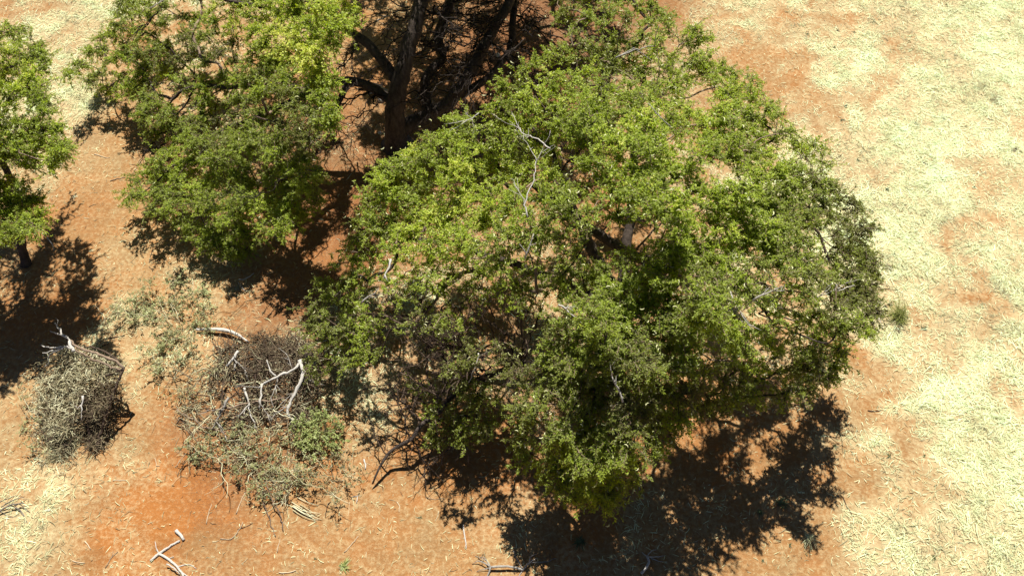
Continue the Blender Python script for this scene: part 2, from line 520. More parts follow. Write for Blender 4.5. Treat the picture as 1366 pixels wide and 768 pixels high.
def build_grass():
    ntry = 1050000
    x = rng.uniform(-22, 22, ntry); y = rng.uniform(-14, 17, ntry)
    k = frame_mask(x, y, 90); x = x[k]; y = y[k]
    d = straw_density(x, y)
    tuft = np.clip((vnoise(x, y, 2.6, 12) - .38) * 3.2, .12, 1)
    keep = rng.random(len(x)) < np.clip(d, 0, 1) ** 1.35 * (tuft * .65 + .35 * np.clip(d, 0, 1)) + .002
    x = x[keep]; y = y[keep]; d = d[keep]
    n = len(x)
    flow = vnoise(x, y, .9, 14) * 9 + vnoise(x, y, 2.2, 15) * 5
    az = flow + rng.normal(0, .9, n) + (rng.random(n) < .35) * rng.uniform(0, 6.28, n)
    L = (rng.gamma(4, .044, n) + .035) * np.clip(.5 + d * .5, .4, 1.0)
    v, q, tr = blades(x, y, L, rng.uniform(.006, .017, n), az, np.abs(rng.normal(.3, .3, n)), rng.normal(0, .65, n), rng.uniform(0, .03, n))
    tint = np.clip(rng.normal(.56, .27, n) + (vnoise(x, y, .7, 16) - .5) * .6 + (vnoise(x, y, 3.0, 17) - .5) * .5 + (d - .6) * .25, 0, 1)
    o = mesh_from("dry_grass", v, [q, tr], M['straw'], attrs={'tint': np.repeat(tint, 7)})
    tag(o, 'pale bleached dry grass lying tangled over the sand, thickest on the right', 'dry grass', kind='stuff')
    print("grass blades", n)
    # loose twiglets, bark chips and broken straw on the bare sand
    n0 = 16000
    x = rng.uniform(-22, 22, n0); y = rng.uniform(-14, 17, n0)
    k = frame_mask(x, y) & (rng.random(n0) < .25 + idw(WLIT_SHADE, x, y, 3)); x = x[k]; y = y[k]; n = len(x)
    az = rng.uniform(0, 6.28, n); L = rng.gamma(2, .045, n) + .02
    p0 = np.stack([x, y, ground_z(x, y) + .008], 1)
    pts = np.empty((n, 3, 3)); pts[:, 0] = p0
    for i in (1, 2):
        a = az + (i - 1) * rng.normal(0, .6, n)
        xx = pts[:, i - 1, 0] + np.cos(a) * L / 2; yy = pts[:, i - 1, 1] + np.sin(a) * L / 2
        pts[:, i] = np.stack([xx, yy, ground_z(xx, yy) + .01], 1)
    r = rng.uniform(.003, .008, n)
    v, q = tubes(pts, np.stack([r, r, r * .5], 1), 3)
    o = mesh_from("twig_litter", v, [q], M['brush'], attrs={'tint': np.repeat(rng.random(n) ** .8, 9)})
    tag(o, 'fine scatter of broken twigs, chips and dead leaves on the sand', 'litter', kind='stuff')


build_grass()


# ------------------------------------------------------------------ foliage machinery
def inside(poly, x, y):
    x = np.asarray(x, float); y = np.asarray(y, float)
    r = np.zeros(x.shape, bool)
    n = len(poly); j = n - 1
    for i in range(n):
        xi, yi = poly[i]; xj, yj = poly[j]
        c = ((yi > y) != (yj > y)) & (x < (xj - xi) * (y - yi) / (yj - yi + 1e-12) + xi)
        r ^= c
        j = i
    return r


def scatter(poly, holes, spacing, sparse=()):
    """blue-noise points in a polygon, leaving the holes free"""
    xs = [p[0] for p in poly]; ys = [p[1] for p in poly]
    pts = np.empty((0, 2))
    cell = {}
    tries = int((max(xs) - min(xs)) * (max(ys) - min(ys)) / spacing ** 2 * 14)
    cx = rng.uniform(min(xs), max(xs), tries); cy = rng.uniform(min(ys), max(ys), tries)
    ok = inside(poly, cx, cy)
    for hx, hy, hr, ha in holes:                       # ha: height/width ratio
        ok &= ((cx - hx) ** 2 + ((cy - hy) / ha) ** 2) > (hr + spacing * .45) ** 2
    for sx, sy, sr, prob in sparse:
        near = ((cx - sx) ** 2 + (cy - sy) ** 2) < sr ** 2
        ok &= ~(near & (rng.random(tries) > prob))
    cx = cx[ok]; cy = cy[ok]
    s2 = spacing ** 2
    out = []
    for a, b in zip(cx, cy):
        gx, gy = int(a // spacing), int(b // spacing)
        good = True
        for i in (-1, 0, 1):
            for j in (-1, 0, 1):
                for (u, v) in cell.get((gx + i, gy + j), ()):
                    if (u - a) ** 2 + (v - b) ** 2 < s2:
                        good = False
        if good:
            cell.setdefault((gx, gy), []).append((a, b)); out.append((a, b))
    return np.array(out)


def grow(seeds, targets, path_cost=0.28, step=0.4, wobble=.05):
    """connect every clump to a growing skeleton. seeds: list of (polyline, parent_seed_index, radii)"""
    pos = []; par = []; plen = []; minr = []
    ends = []
    for pl, parent, rad in seeds:
        start = None
        for i, p in enumerate(pl):
            if i == 0 and parent is not None:
                d = np.linalg.norm(np.array(pos) - p, axis=1)
                start = int(np.argmin(d)); last = start
                continue
            pos.append(p); minr.append(rad[i])
            if i == 0:
                par.append(-1); plen.append(0.0)
            else:
                par.append(last); plen.append(plen[last] + float(np.linalg.norm(np.asarray(p) - pos[last])))
            last = len(pos) - 1
        ends.append(last)
    nseed = len(pos)
    root = np.array(pos[0])
    order = np.argsort(np.linalg.norm(targets - root, axis=1))
    P_ = np.zeros((len(pos) + len(targets) * 14, 3)); PL = np.zeros(len(P_))
    n = len(pos); P_[:n] = np.array(pos); PL[:n] = plen
    kids_leaf = np.zeros(len(P_))
    leafnode = np.zeros(len(targets), int)
    for ti in order:
        c = targets[ti]
        d = np.linalg.norm(P_[:n] - c, axis=1)
        cost = d + path_cost * PL[:n] + np.where(P_[:n, 2] > c[2] + .6, (P_[:n, 2] - c[2]) * .25, 0)
        j = int(np.argmin(cost))
        a = P_[j]; L = d[j]
        m = max(1, min(12, int(math.ceil(L / step))))
        # leave along the parent's direction, arch slightly upward
        pj = par[j]
        tdir = (a - P_[pj]) if pj >= 0 else np.array([0, 0, 1.0])
        tdir = tdir / (np.linalg.norm(tdir) + 1e-9)
        ctrl = a + tdir * L * .33 + (c - a) * .18 + np.array([0, 0, .10 * L])
        last = j
        for s in range(1, m + 1):
            tt = s / m
            q = (1 - tt) ** 2 * a + 2 * tt * (1 - tt) * ctrl + tt * tt * c
            if s < m:
                q = q + rng.normal(0, wobble, 3)
            P_[n] = q
            PL[n] = PL[last] + np.linalg.norm(q - P_[last])
            par.append(last); minr.append(0.0)
            last = n; n += 1
        leafnode[ti] = last
    P_ = P_[:n]
    cnt = np.zeros(n)
    for l in leafnode:
        cnt[l] += 1
    for i in range(n - 1, 0, -1):          # children come after parents
        if par[i] >= 0:
            cnt[par[i]] += cnt[i]
    minr = np.array(minr)
    rad = np.maximum(minr, 0.0105 * np.maximum(cnt, 1) ** 0.47)
    for i in range(n - 1, 0, -1):
        if par[i] >= 0 and rad[par[i]] < rad[i]:
            rad[par[i]] = rad[i]
    # chains
    ch = [[] for _ in range(n)]
    for i in range(n):
        if par[i] >= 0:
            ch[par[i]].append(i)
    chains = []
    stack = [(0, -1)]
    while stack:
        s, p0 = stack.pop()
        line = ([p0] if p0 >= 0 else []) + [s]
        cur = s
        while ch[cur]:
            nx = max(ch[cur], key=lambda k: rad[k] + (cnt[k] * 1e-5))
            for o_ in ch[cur]:
                if o_ != nx:
                    stack.append((o_, cur))
            line.append(nx); cur = nx
        r = rad[line].copy()
        if p0 >= 0:
            r[0] = min(rad[p0] * .8, r[1] * 1.25)
        chains.append((P_[line], r))
    return chains, P_, leafnode, par


def resample(pts, r, k=2):
    n = len(pts)
    if n < 3:
        return pts, r
    out = smooth_line_k(pts, k)
    rr = np.interp(np.linspace(0, n - 1, len(out)), np.arange(n), r)
    return out, rr


def smooth_line_k(pts, k):
    p = np.vstack([2 * pts[0] - pts[1], pts, 2 * pts[-1] - pts[-2]])
    out = []
    for i in range(1, len(p) - 2):
        for s in range(k):
            t = s / k
            out.append(0.5 * ((2 * p[i]) + (-p[i - 1] + p[i + 1]) * t + (2 * p[i - 1] - 5 * p[i] + 4 * p[i + 1] - p[i + 2]) * t * t
                              + (-p[i - 1] + 3 * p[i] - 3 * p[i + 1] + p[i + 2]) * t ** 3))
    out.append(pts[-1])
    return np.array(out)


def sprays(centres, outdir, ctint, cden, ntw=20, nleaf=14, reach=.42, leaf=.085, wid=.36, twig_r=.0065, droop=.35, spread=.10, flat=.55):
    """twigs fanning from each clump centre with leaves along them.
    returns (twig verts, quads, tint), (leaf verts, tris, tint)"""
    C = len(centres)
    nt_ = np.maximum(3, rng.poisson(ntw * cden))
    idx = np.repeat(np.arange(C), nt_)
    n = len(idx)
    c = centres[idx]
    d = rng.normal(0, 1, (n, 3)); d[:, 2] *= flat
    d += outdir[idx] * .55
    d /= np.linalg.norm(d, axis=1, keepdims=True)
    base = c + rng.normal(0, spread, (n, 3)) * np.array([1, 1, .6])
    L = reach * rng.uniform(.5, 1.25, n)
    t = np.array([0, .33, .67, 1.])
    bend = rng.normal(0, .35, (n, 3)); bend[:, 2] -= droop
    pts = base[:, None] + d[:, None] * (L[:, None] * t)[:, :, None] + bend[:, None] * (L[:, None] * t ** 2 * .5)[:, :, None]
    r = twig_r * rng.uniform(.6, 1.5, n)
    tv, tq = tubes(pts, r[:, None] * np.array([1.3, 1, .8, .4])[None], 3)
    ttint = np.repeat(rng.random(n), 12)
    # leaves
    nl = rng.poisson(nleaf, n)
    li = np.repeat(np.arange(n), nl); m = len(li)
    s = rng.random(m) ** .75
    seg = np.minimum((s * 3).astype(int), 2); fr_ = s * 3 - seg
    lp = pts[li, seg] * (1 - fr_)[:, None] + pts[li, seg + 1] * fr_[:, None]
    ax = pts[li, seg + 1] - pts[li, seg]; ax /= np.linalg.norm(ax, axis=1, keepdims=True) + 1e-9
    ld = ax * .5 + rng.normal(0, .8, (m, 3)) * np.array([1, 1, .65]); ld /= np.linalg.norm(ld, axis=1, keepdims=True)
    up = np.array([0, .12, 1.]) + rng.normal(0, .42, (m, 3))
    sd = np.cross(ld, up); sd /= np.linalg.norm(sd, axis=1, keepdims=True) + 1e-9
    nn = np.cross(sd, ld)
    LL = leaf * rng.uniform(.55, 1.35, m); W = LL * wid * rng.uniform(.7, 1.3, m)
    v = np.empty((m, 4, 3))
    lp = lp + rng.normal(0, .012, (m, 3))
    mid = lp + ld * (LL * .5)[:, None] - nn * (W * .25)[:, None]
    v[:, 0] = lp; v[:, 1] = mid + sd * (W * .5)[:, None]; v[:, 2] = lp + ld * LL[:, None] - nn * (LL * .12)[:, None]; v[:, 3] = mid - sd * (W * .5)[:, None]
    b = (np.arange(m) * 4)[:, None]
    f = np.concatenate([b + np.array([[0, 1, 2]]), b + np.array([[0, 2, 3]])], 0)
    lt = np.clip(ctint[idx[li]] + rng.normal(.03, .12, m) + np.repeat(rng.normal(0, .07, n), nl), 0, 1)
    return (tv, tq, ttint), (v.reshape(-1, 3), f, np.repeat(lt, 4))


def pods(centres, n, L=.09):
    """pale curved seed pods hanging among the leaves"""
    c = centres[rng.integers(0, len(centres), n)] + rng.normal(0, .26, (n, 3)) + np.array([0, 0, .12])
    d = rng.normal(0, 1, (n, 3)); d[:, 2] *= .4; d /= np.linalg.norm(d, axis=1, keepdims=True)
    s = np.cross(d, np.array([0, 0, 1.])); s /= np.linalg.norm(s, axis=1, keepdims=True)
    l = L * rng.uniform(.6, 1.3, n)
    t = np.array([-.5, -.15, .2, .5])
    pts = c[:, None] + d[:, None] * (l[:, None] * t)[:, :, None] + s[:, None] * (l[:, None] * (.25 - t ** 2))[:, :, None]
    r = np.stack([l * .04, l * .15, l * .15, l * .04], 1)
    v, q = tubes(pts, r, 4)
    return v, q, np.repeat(rng.random(n), 16)


def bare_twigs(start, end, depth=2, r=.02, spread=.5, n=4, out=None):
    """crooked branching dead twig: returns list of (pts, r0, r1)"""
    if out is None:
        out = []
    start = np.asarray(start, float); end = np.asarray(end, float)
    L = np.linalg.norm(end - start)
    k = max(3, int(L / .12) + 2)
    tt = np.linspace(0, 1, k)[:, None]
    pts = start + (end - start) * tt
    w = np.cumsum(rng.normal(0, .05 * L, (k, 3)), axis=0) * np.array([1, 1, .5])
    pts = pts + (w - w[-1] * tt) * .6
    out.append((pts, r, r * .45))
    if depth > 0:
        for _ in range(n):
            i = rng.integers(1, k)
            d = (end - start) / L + rng.normal(0, spread, 3) * np.array([1, 1, .6])
            d /= np.linalg.norm(d)
            bare_twigs(pts[i], pts[i] + d * L * rng.uniform(.3, .6), depth - 1, r * .55, spread, n, out)
    return out


def make_tree(name, label, base, seeds_px, clumps, heights, tints, group=None, limb_min=.075, max_limbs=14,
              ntw=20, nleaf=14, reach=.36, leaf=.085, npods=0, dead=(), density=None, extra=None, offs=None, path_cost=.28, centre=None):
    root = empty(name, base)
    tag(root, label, 'tree', group)
    R = np.array(root.location)
    seeds = []
    for pl, par, rad in seeds_px:
        sm = smooth_line(pl, .35, 0.018)
        rr = np.interp(np.linspace(0, 1, len(sm)), np.linspace(0, 1, len(rad)), rad)
        seeds.append((list(sm), par, rr))
    chains, nodes, leafn, par = grow(seeds, clumps, path_cost=path_cost)
    chains.sort(key=lambda c: -c[1][min(1, len(c[1]) - 1)])
    tw = Bag()
    nl = 0
    for i, (pts, r) in enumerate(chains):
        p2, r2 = resample(pts - R, r, 2)
        thick = r[min(1, len(r) - 1)]
        if i == 0:
            b_ = Bag(); flare = r2.copy(); flare[:3] *= np.array([1.55, 1.25, 1.08])[:len(flare[:3])]
            b_.line(p2, flare, k=10, tint=.5, bumps=.012)
            b_.build("trunk", M['bark'], root, True)
        elif thick > limb_min and nl < max_limbs:
            b_ = Bag(); b_.line(p2, r2, k=8, tint=.5, bumps=.006)
            b_.build("limb", M['bark'], root, True); nl += 1
        else:
            tw.line(p2 if thick > .03 else pts - R, r2 if thick > .03 else r, k=5 if thick > .03 else 3, tint=rng.random(), cap=False)
    ctr = np.array(base) if centre is None else np.array(centre)
    outd = clumps - ctr; outd[:, 2] *= .3
    outd /= np.linalg.norm(outd, axis=1, keepdims=True) + 1e-9
    den = np.ones(len(clumps)) if density is None else density
    (tv, tq, tt), (lv, lf, lt) = sprays(clumps - R, outd, tints, den, ntw, nleaf, reach, leaf)
    tw.add(tv, tq, tt)
    o = tw.build("branchwork", M['branch'], root); tag(o, kind='stuff')
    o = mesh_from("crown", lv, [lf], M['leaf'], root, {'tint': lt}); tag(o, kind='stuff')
    if npods:
        v, q, tp = pods(clumps - R, npods)
        o = mesh_from("seed_pods", v, [q], M['pod'], root, {'tint': tp}); tag(o, kind='stuff')
    for s, e, r_, dp, nn_ in dead:
        b_ = Bag()
        for pts, r0, r1 in bare_twigs(np.array(s) - R, np.array(e) - R, dp, r_, .6, nn_):
            b_.line(pts, r0, r1, k=5, tint=rng.uniform(.4, 1))
        o = b_.build("dead_branch", M['deadwood'], root)
        tag(o, 'bleached bare branch poking out of the foliage')
    print(name, "clumps", len(clumps), "limbs", nl, "leaves", len(lf) // 2)
    return root


# ------------------------------------------------------------------ the big tree (centre and right)
HM = [(480, 270, 2.2), (440, 360, 1.5), (420, 430, 1.1), (450, 480, 1.0), (600, 200, 4.3), (530, 220, 3.4), (660, 130, 4.4), (720, 60, 4.4), (850, 0, 4.8), (950, 70, 4.5), (1080, 190, 4.3), (1150, 300, 4.2),
      (1160, 400, 3.9), (1120, 490, 3.3), (1040, 520, 2.9), (960, 550, 2.7), (880, 600, 2.5), (800, 665, 2.1), (740, 640, 2.2), (700, 590, 2.3), (690, 510, 3.3),
      (640, 470, 3.3), (560, 470, 2.5), (500, 470, 1.8), (750, 280, 5.7), (900, 280, 6.0), (850, 180, 5.8), (640, 290, 4.4), (560, 300, 3.2), (950, 400, 5.6),
      (800, 420, 4.9), (800, 530, 4.3), (800, 600, 3.4), (900, 500, 4.2), (1050, 350, 5.2), (1000, 250, 5.8), (760, 120, 5.4), (550, 400, 2.6), (640, 380, 3.3), (700, 420, 3.9)]
HM = [(a_, b_, h_ * 1.17) for a_, b_, h_ in HM]
POLY_M = [(600, 165), (555, 200), (510, 225), (482, 262), (478, 310), (442, 355), (418, 405), (408, 450), (428, 500), (480, 482), (535, 470), (590, 470), (600, 500),
          (655, 478), (690, 510), (685, 560), (700, 610), (740, 645), (770, 668), (815, 668), (850, 645), (872, 600), (905, 560), (960, 545), (1040, 532),
          (1095, 510), (1128, 480), (1120, 450), (1163, 420), (1150, 400), (1168, 360), (1148, 330), (1158, 300), (1140, 265), (1105, 240), (1100, 205), (1070, 180), (1030, 150), (1000, 110),
          (965, 85), (940, 40), (895, 30), (860, -10), (830, -50), (770, -70), (735, -20), (745, 30), (770, 60), (720, 75), (690, 90), (655, 135), (625, 150)]
# (x, y, radius, aspect)
HOLES_M = [(762, 212, 16, 1.3), (940, 132, 18, .9), (955, 232, 23, .9), (1043, 205, 11, .9), (855, 312, 33, .75), (805, 326, 18, 1.2), (830, 360, 14, .8), (1092, 330, 14, .9),
           (990, 345, 7, 1), (905, 375, 12, 1), (560, 475, 24, 1), (655, 425, 32, .8), (700, 445, 24, 1.3), (535, 420, 8, 1.2), (738, 402, 12, .8), (925, 185, 6, 1),
           (855, 212, 9, .7), (790, 48, 9, .8), (770, 150, 4, 1), (1090, 400, 9, 1), (500, 390, 9, 1), (600, 405, 12, 1), (530, 455, 12, 1), (610, 470, 14, .8), (700, 270, 4, 1), (960, 470, 10, .7),
           (900, 545, 10, .6), (720, 560, 8, 1), (860, 585, 9, .8), (790, 45, 12, .6), (710, 105, 9, .8), (830, 38, 10, .6), (1010, 290, 6, 1), (620, 355, 9, .6), (1055, 460, 8, 1), (860, 440, 5, 1)]
SPARSE_M = [(560, 440, 60, .55), (620, 450, 60, .6), (1110, 390, 70, .6), (1080, 250, 60, .7), (690, 390, 45, .6), (760, 60, 45, .6), (930, 370, 40, .6), (470, 440, 50, .75), (1090, 470, 40, .7), (670, 500, 40, .7)]
TINT_M = [(520, 240, .62), (600, 300, .72), (550, 330, .66), (500, 400, .5), (440, 440, .4), (640, 220, .7), (720, 180, .66), (800, 140, .6), (760, 60, .42),  # leaf colour variety, with sunlit and dull crown areas painted in
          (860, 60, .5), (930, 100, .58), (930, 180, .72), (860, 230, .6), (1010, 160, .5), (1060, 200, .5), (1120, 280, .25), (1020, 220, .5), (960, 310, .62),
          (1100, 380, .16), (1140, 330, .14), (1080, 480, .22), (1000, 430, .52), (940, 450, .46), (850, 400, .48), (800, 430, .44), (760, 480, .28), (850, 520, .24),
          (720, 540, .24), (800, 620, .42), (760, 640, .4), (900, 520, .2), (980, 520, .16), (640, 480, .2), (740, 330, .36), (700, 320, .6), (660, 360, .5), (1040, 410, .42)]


def crown_points(poly, holes, sparse, H, spacing, under=.5, drop=(.5, 1.1), hn=.28):
    s = scatter(poly, holes, spacing, sparse)
    h = idw(H, s[:, 0], s[:, 1], 2.6)
    h = h + rng.normal(0, hn, len(s)) + (vnoise(s[:, 0], s[:, 1], 1 / 55., 31) - .5) * 1.1 * np.clip(h / 3, .3, 1) + (vnoise(s[:, 0], s[:, 1], 1 / 26., 32) - .5) * .7 * np.clip(h / 3, .3, 1)
    h = np.maximum(h, .35)
    top = Pa(s[:, 0], s[:, 1], h)
    # lower layer inside the crown
    k = rng.random(len(s)) < under
    low = top[k] + rng.normal(0, .35, (k.sum(), 3)) * np.array([1, 1, 0]); low[:, 2] -= rng.uniform(drop[0], drop[1], len(low))
    u, w = proj(low)
    ok = inside(poly, u, w) & (low[:, 2] > .35)
    for hx, hy, hr, ha in holes:
        ok &= ((u - hx) ** 2 + ((w - hy) / ha) ** 2) > (hr + 8) ** 2
    low = low[ok]
    allp = np.vstack([top, low])
    lowflag = np.concatenate([np.zeros(len(top)), np.ones(len(low))])
    return allp, lowflag


DENS_M = [(560, 440, .28), (620, 440, .3), (650, 480, .5), (580, 480, .3), (470, 440, .6), (500, 400, .8), (1100, 400, .9), (1080, 260, 1.0), (1000, 180, 1.1), (1140, 340, .9), (760, 50, .8), (930, 80, 1), (600, 250, 1.2), (850, 200, 1.1), (900, 330, .9), (800, 450, 1), (950, 450, 1), (800, 600, 1.2), (700, 400, .5), (660, 490, .6), (1060, 480, .8)]
cm, lowm = crown_points(POLY_M, HOLES_M, SPARSE_M, HM, 17, .22)
cl_, kl_ = crown_points([(556, 512), (640, 497), (668, 530), (650, 590), (585, 585)], [(650, 540, 6, 1)], [], [(560, 520, 1.0), (640, 510, 1.9), (600, 575, .8), (650, 580, 1.3)], 16, .2, (.2, .4), .12)
cm = np.vstack([cm, cl_]); lowm = np.concatenate([lowm, kl_]); dm0 = len(cl_)
u, w = proj(cm)
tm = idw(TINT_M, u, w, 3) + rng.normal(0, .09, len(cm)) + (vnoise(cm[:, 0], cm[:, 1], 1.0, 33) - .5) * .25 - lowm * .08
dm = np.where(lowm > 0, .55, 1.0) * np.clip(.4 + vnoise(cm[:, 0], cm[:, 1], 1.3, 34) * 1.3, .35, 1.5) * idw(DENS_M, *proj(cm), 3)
base_m = gpt(815, 468)
bm_ = base_m
seedm = [
    ([bm_ + [0, 0, -.1], bm_ + [-.05, .05, .8], bm_ + [.1, .1, 1.7], bm_ + [.05, .25, 2.6]], None, [.36, .31, .27, .22]),
    ([bm_ + [.1, .15, 2.2], P(775, 300, 4.0), P(740, 210, 5.2)], 0, [.2, .14, .06]),
    ([bm_ + [.1, .1, 1.7], P(905, 368, 3.2), P(840, 340, 3.9), P(770, 292, 4.6), P(700, 240, 4.7)], 0, [.19, .17, .14, .11, .05]),
    ([bm_ + [.05, .25, 2.6], P(940, 330, 4.4), P(1050, 300, 4.4)], 0, [.18, .12, .05]),
    ([bm_ + [.0, .15, 1.4], P(760, 480, 2.0), P(690, 488, 2.1), P(655, 500, 2.0), P(640, 530, 1.6), P(636, 560, 1.2)], 0, [.2, .14, .11, .09, .07, .03]),
    ([P(690, 488, 2.1), P(620, 515, 1.5), P(585, 550, 1.1), P(560, 566, .95), P(548, 584, .8), P(520, 604, .5), P(508, 622, .35), P(497, 645, .1)], 0, [.1, .085, .08, .07, .06, .045, .02]),
    ([bm_ + [.05, .2, 2.2], P(880, 520, 2.9), P(930, 540, 2.4)], 0, [.16, .1, .05]),
    ([bm_ + [.05, .2, 2.2], P(620, 330, 3.6), P(540, 320, 3.5)], 0, [.16, .1, .05]),
    ([bm_ + [.05, .25, 2.6], P(850, 180, 4.9), P(860, 90, 4.6)], 0, [.16, .1, .05]),
]
dead_m = [(P(820, 78, 5.6), P(872, 62, 5.9), .018, 1, 3), (P(700, 290, 5.7), P(715, 215, 5.9), .016, 2, 3), (P(480, 405, 2.4), P(505, 385, 2.9), .02, 1, 2),
          (P(1005, 400, 5.4), P(1035, 385, 5.7), .02, 2, 3), (P(830, 535, 4.0), P(815, 500, 4.4), .018, 2, 3), (P(700, 345, 5.0), P(712, 312, 5.4), .02, 1, 2),
          (P(520, 345, 3.6), P(512, 372, 3.4), .026, 1, 1), (P(640, 470, 3.0), P(625, 510, 2.5), .014, 2, 2), (P(735, 200, 5.9), P(690, 170, 5.6), .014, 2, 3),
          (P(840, 610, 2.4), P(822, 622, 2.3), .016, 1, 2), (P(895, 170, 6.3), P(875, 150, 6.5), .014, 2, 3), (P(975, 390, 5.6), P(1005, 440, 5.2), .014, 1, 3),
          (P(745, 405, 4.7), P(775, 430, 4.6), .016, 2, 3), (P(640, 150, 4.6), P(600, 175, 4.3), .012, 2, 3), (P(1140, 420, 3.6), P(1172, 424, 3.4), .012, 1, 3),
          (P(1090, 400, 4.4), P(1140, 380, 4.2), .012, 2, 3)]
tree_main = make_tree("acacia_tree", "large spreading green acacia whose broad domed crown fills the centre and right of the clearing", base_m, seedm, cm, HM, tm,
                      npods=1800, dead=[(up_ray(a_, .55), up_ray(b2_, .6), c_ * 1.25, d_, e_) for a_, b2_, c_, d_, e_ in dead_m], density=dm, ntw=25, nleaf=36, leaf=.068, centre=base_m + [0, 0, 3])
# low bare side branches at the lower left of the crown
b_ = Bag(); R = np.array(base_m)
for s, e, r_, dp, nn_ in [(P(585, 550, 1.1), P(520, 512, 1.5), .03, 2, 3), (P(548, 580, .8), P(575, 640, .2), .025, 2, 4), (P(585, 550, 1.1), P(560, 490, 1.7), .03, 2, 4),
                          (P(620, 515, 1.5), P(560, 440, 2.3), .035, 2, 4), (P(560, 566, .95), P(510, 517, 1.3), .035, 3, 4), (P(548, 584, .8), P(530, 520, 1.2), .03, 3, 4), (P(585, 550, 1.1), P(590, 620, .3), .03, 3, 4), (P(600, 530, 1.4), P(545, 500, 1.6), .035, 3, 4), (P(640, 530, 1.6), P(600, 600, .8), .03, 3, 4), (P(640, 530, 1.6), P(560, 520, 1.6), .03, 3, 4), (P(660, 495, 2.0), P(600, 470, 2.5), .035, 3, 4), (P(690, 488, 2.1), P(720, 420, 3.2), .03, 3, 4), (P(640, 530, 1.6), P(600, 420, 3.0), .035, 3, 3), (P(520, 610, .5), P(490, 560, .5), .02, 2, 4),
                          *[(P(rng.uniform(620, 700), rng.uniform(470, 510), rng.uniform(1.8, 2.4)), P(rng.uniform(540, 700), rng.uniform(400, 520), rng.uniform(2.2, 4.2)), .032, 3, 4) for _k in range(14)], (P(700, 488, 2.1), P(690, 400, 3.4), .04, 3, 4), (P(690, 488, 2.1), P(640, 400, 3.4), .04, 3, 4), (P(840, 340, 3.9), P(900, 285, 4.7), .035, 3, 3), (P(800, 315, 4.2), P(830, 280, 5.0), .03, 3, 3),
                          (P(880, 355, 3.6), P(885, 290, 4.6), .03, 3, 3), (P(1040, 300, 4.4), P(1060, 200, 4.3), .03, 2, 3), (P(1060, 240, 4.4), P(1110, 215, 4.3), .02, 2, 3), (P(1080, 360, 4.2), P(1165, 400, 3.6), .03, 3, 3),
                          (P(1070, 340, 4.2), P(1150, 340, 3.9), .03, 3, 3), (P(760, 212, 5.3), P(765, 190, 5.4), .015, 2, 3), (P(560, 400, 2.8), P(500, 450, 1.4), .03, 3, 3), (P(600, 400, 3.2), P(555, 475, 1.8), .03, 3, 3)]:
    for pts, r0, r1 in bare_twigs(np.array(s) - R, np.array(e) - R, dp, r_, .7, nn_):
        b_.line(pts, r0, r1, k=4, tint=rng.uniform(0, .5), cap=False)
tag(b_.build("bare_branches", M['branch'], tree_main), kind='stuff')

# ------------------------------------------------------------------ the tree at the top left
POLY_A1 = [(84, 100), (105, 70), (140, 45), (160, 0), (175, -70), (480, -90), (478, -10), (470, 30), (440, 60), (442, 120), (445, 165), (405, 190), (350, 180), (300, 190),
           (275, 165), (245, 190), (205, 175), (180, 130), (130, 118)]
POLY_A2 = [(178, 232), (230, 195), (300, 175), (380, 190), (428, 222), (420, 262), (395, 300), (362, 320), (328, 342), (275, 325), (240, 292), (205, 280), (172, 265)]
POLY_A3 = [(470, -90), (440, -380), (860, -380), (840, -90), (740, -60), (700, -30), (620, -40), (540, -30), (500, -50)]
HA1 = [(90, 100, 1.8), (130, 110, 1.7), (110, 70, 2.2), (200, 130, 2.2), (240, 160, 1.8), (200, 40, 3.0), (300, 40, 3.6), (300, 100, 3.0), (370, 60, 4.4), (415, 60, 6.9), (350, 150, 3.3), (400, 140, 5.6), (430, 150, 6.6),
       (300, 180, 1.9), (180, -60, 3.4), (470, -60, 7.2), (445, 40, 7.3), (330, -50, 4.2)]
HA2 = [(180, 250, 1.1), (240, 210, 1.9), (300, 190, 2.4), (380, 200, 3.9), (425, 230, 4.2), (410, 280, 2.3), (330, 335, .8), (260, 310, .8), (300, 260, 1.9), (360, 260, 2.1)]
HA3 = [(500, -100, 6.5), (800, -100, 6.0), (650, -150, 7.0), (650, -330, 6.6), (480, -300, 6.4), (820, -300, 6.0), (620, -50, 5.6), (740, -60, 5.2)]
HOLES_A1 = [(252, 140, 13, 1.0), (222, 118, 10, 1.2), (255, 90, 6, 1), (325, 62, 6, 1), (300, 88, 7, .8), (240, 8, 14, .8), (135, 80, 5, 1), (340, 30, 4, 1), (360, 130, 9, .8), (400, 100, 7, 1), (150, 95, 5, 1), (280, 60, 8, .8)]
HOLES_A2 = [(345, 210, 7, 1), (300, 225, 4, 1), (360, 290, 6, 1)]
a1, l1 = crown_points(POLY_A1, HOLES_A1, [(330, 160, 60, .75), (420, 150, 40, .6)], HA1, 16, .3)
a2, l2 = crown_points(POLY_A2, HOLES_A2, [], HA2, 16, .4, (.3, .7), .18)
a3, l3 = crown_points(POLY_A3, [], [], HA3, 14, .9)
ca = np.vstack([a1, a2, a3]); la = np.concatenate([l1, l2, l3])
TINT_A = [(110, 80, .25), (160, 100, .34), (200, 40, .36), (300, 20, .6), (370, 30, .72), (400, 70, .6), (300, 70, .22), (250, 60, .12), (330, 110, .3), (380, 150, .1), (300, 170, .15),  # leaf colour variety; low values paint shading into the left lobe
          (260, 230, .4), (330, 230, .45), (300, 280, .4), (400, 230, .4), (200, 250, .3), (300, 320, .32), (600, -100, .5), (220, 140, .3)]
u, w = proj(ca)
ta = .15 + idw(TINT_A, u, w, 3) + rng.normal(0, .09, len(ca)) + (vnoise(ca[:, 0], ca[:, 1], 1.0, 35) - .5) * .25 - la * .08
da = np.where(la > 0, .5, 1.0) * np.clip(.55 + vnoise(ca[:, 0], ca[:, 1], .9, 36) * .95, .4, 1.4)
base_a = gpt(530, 196)
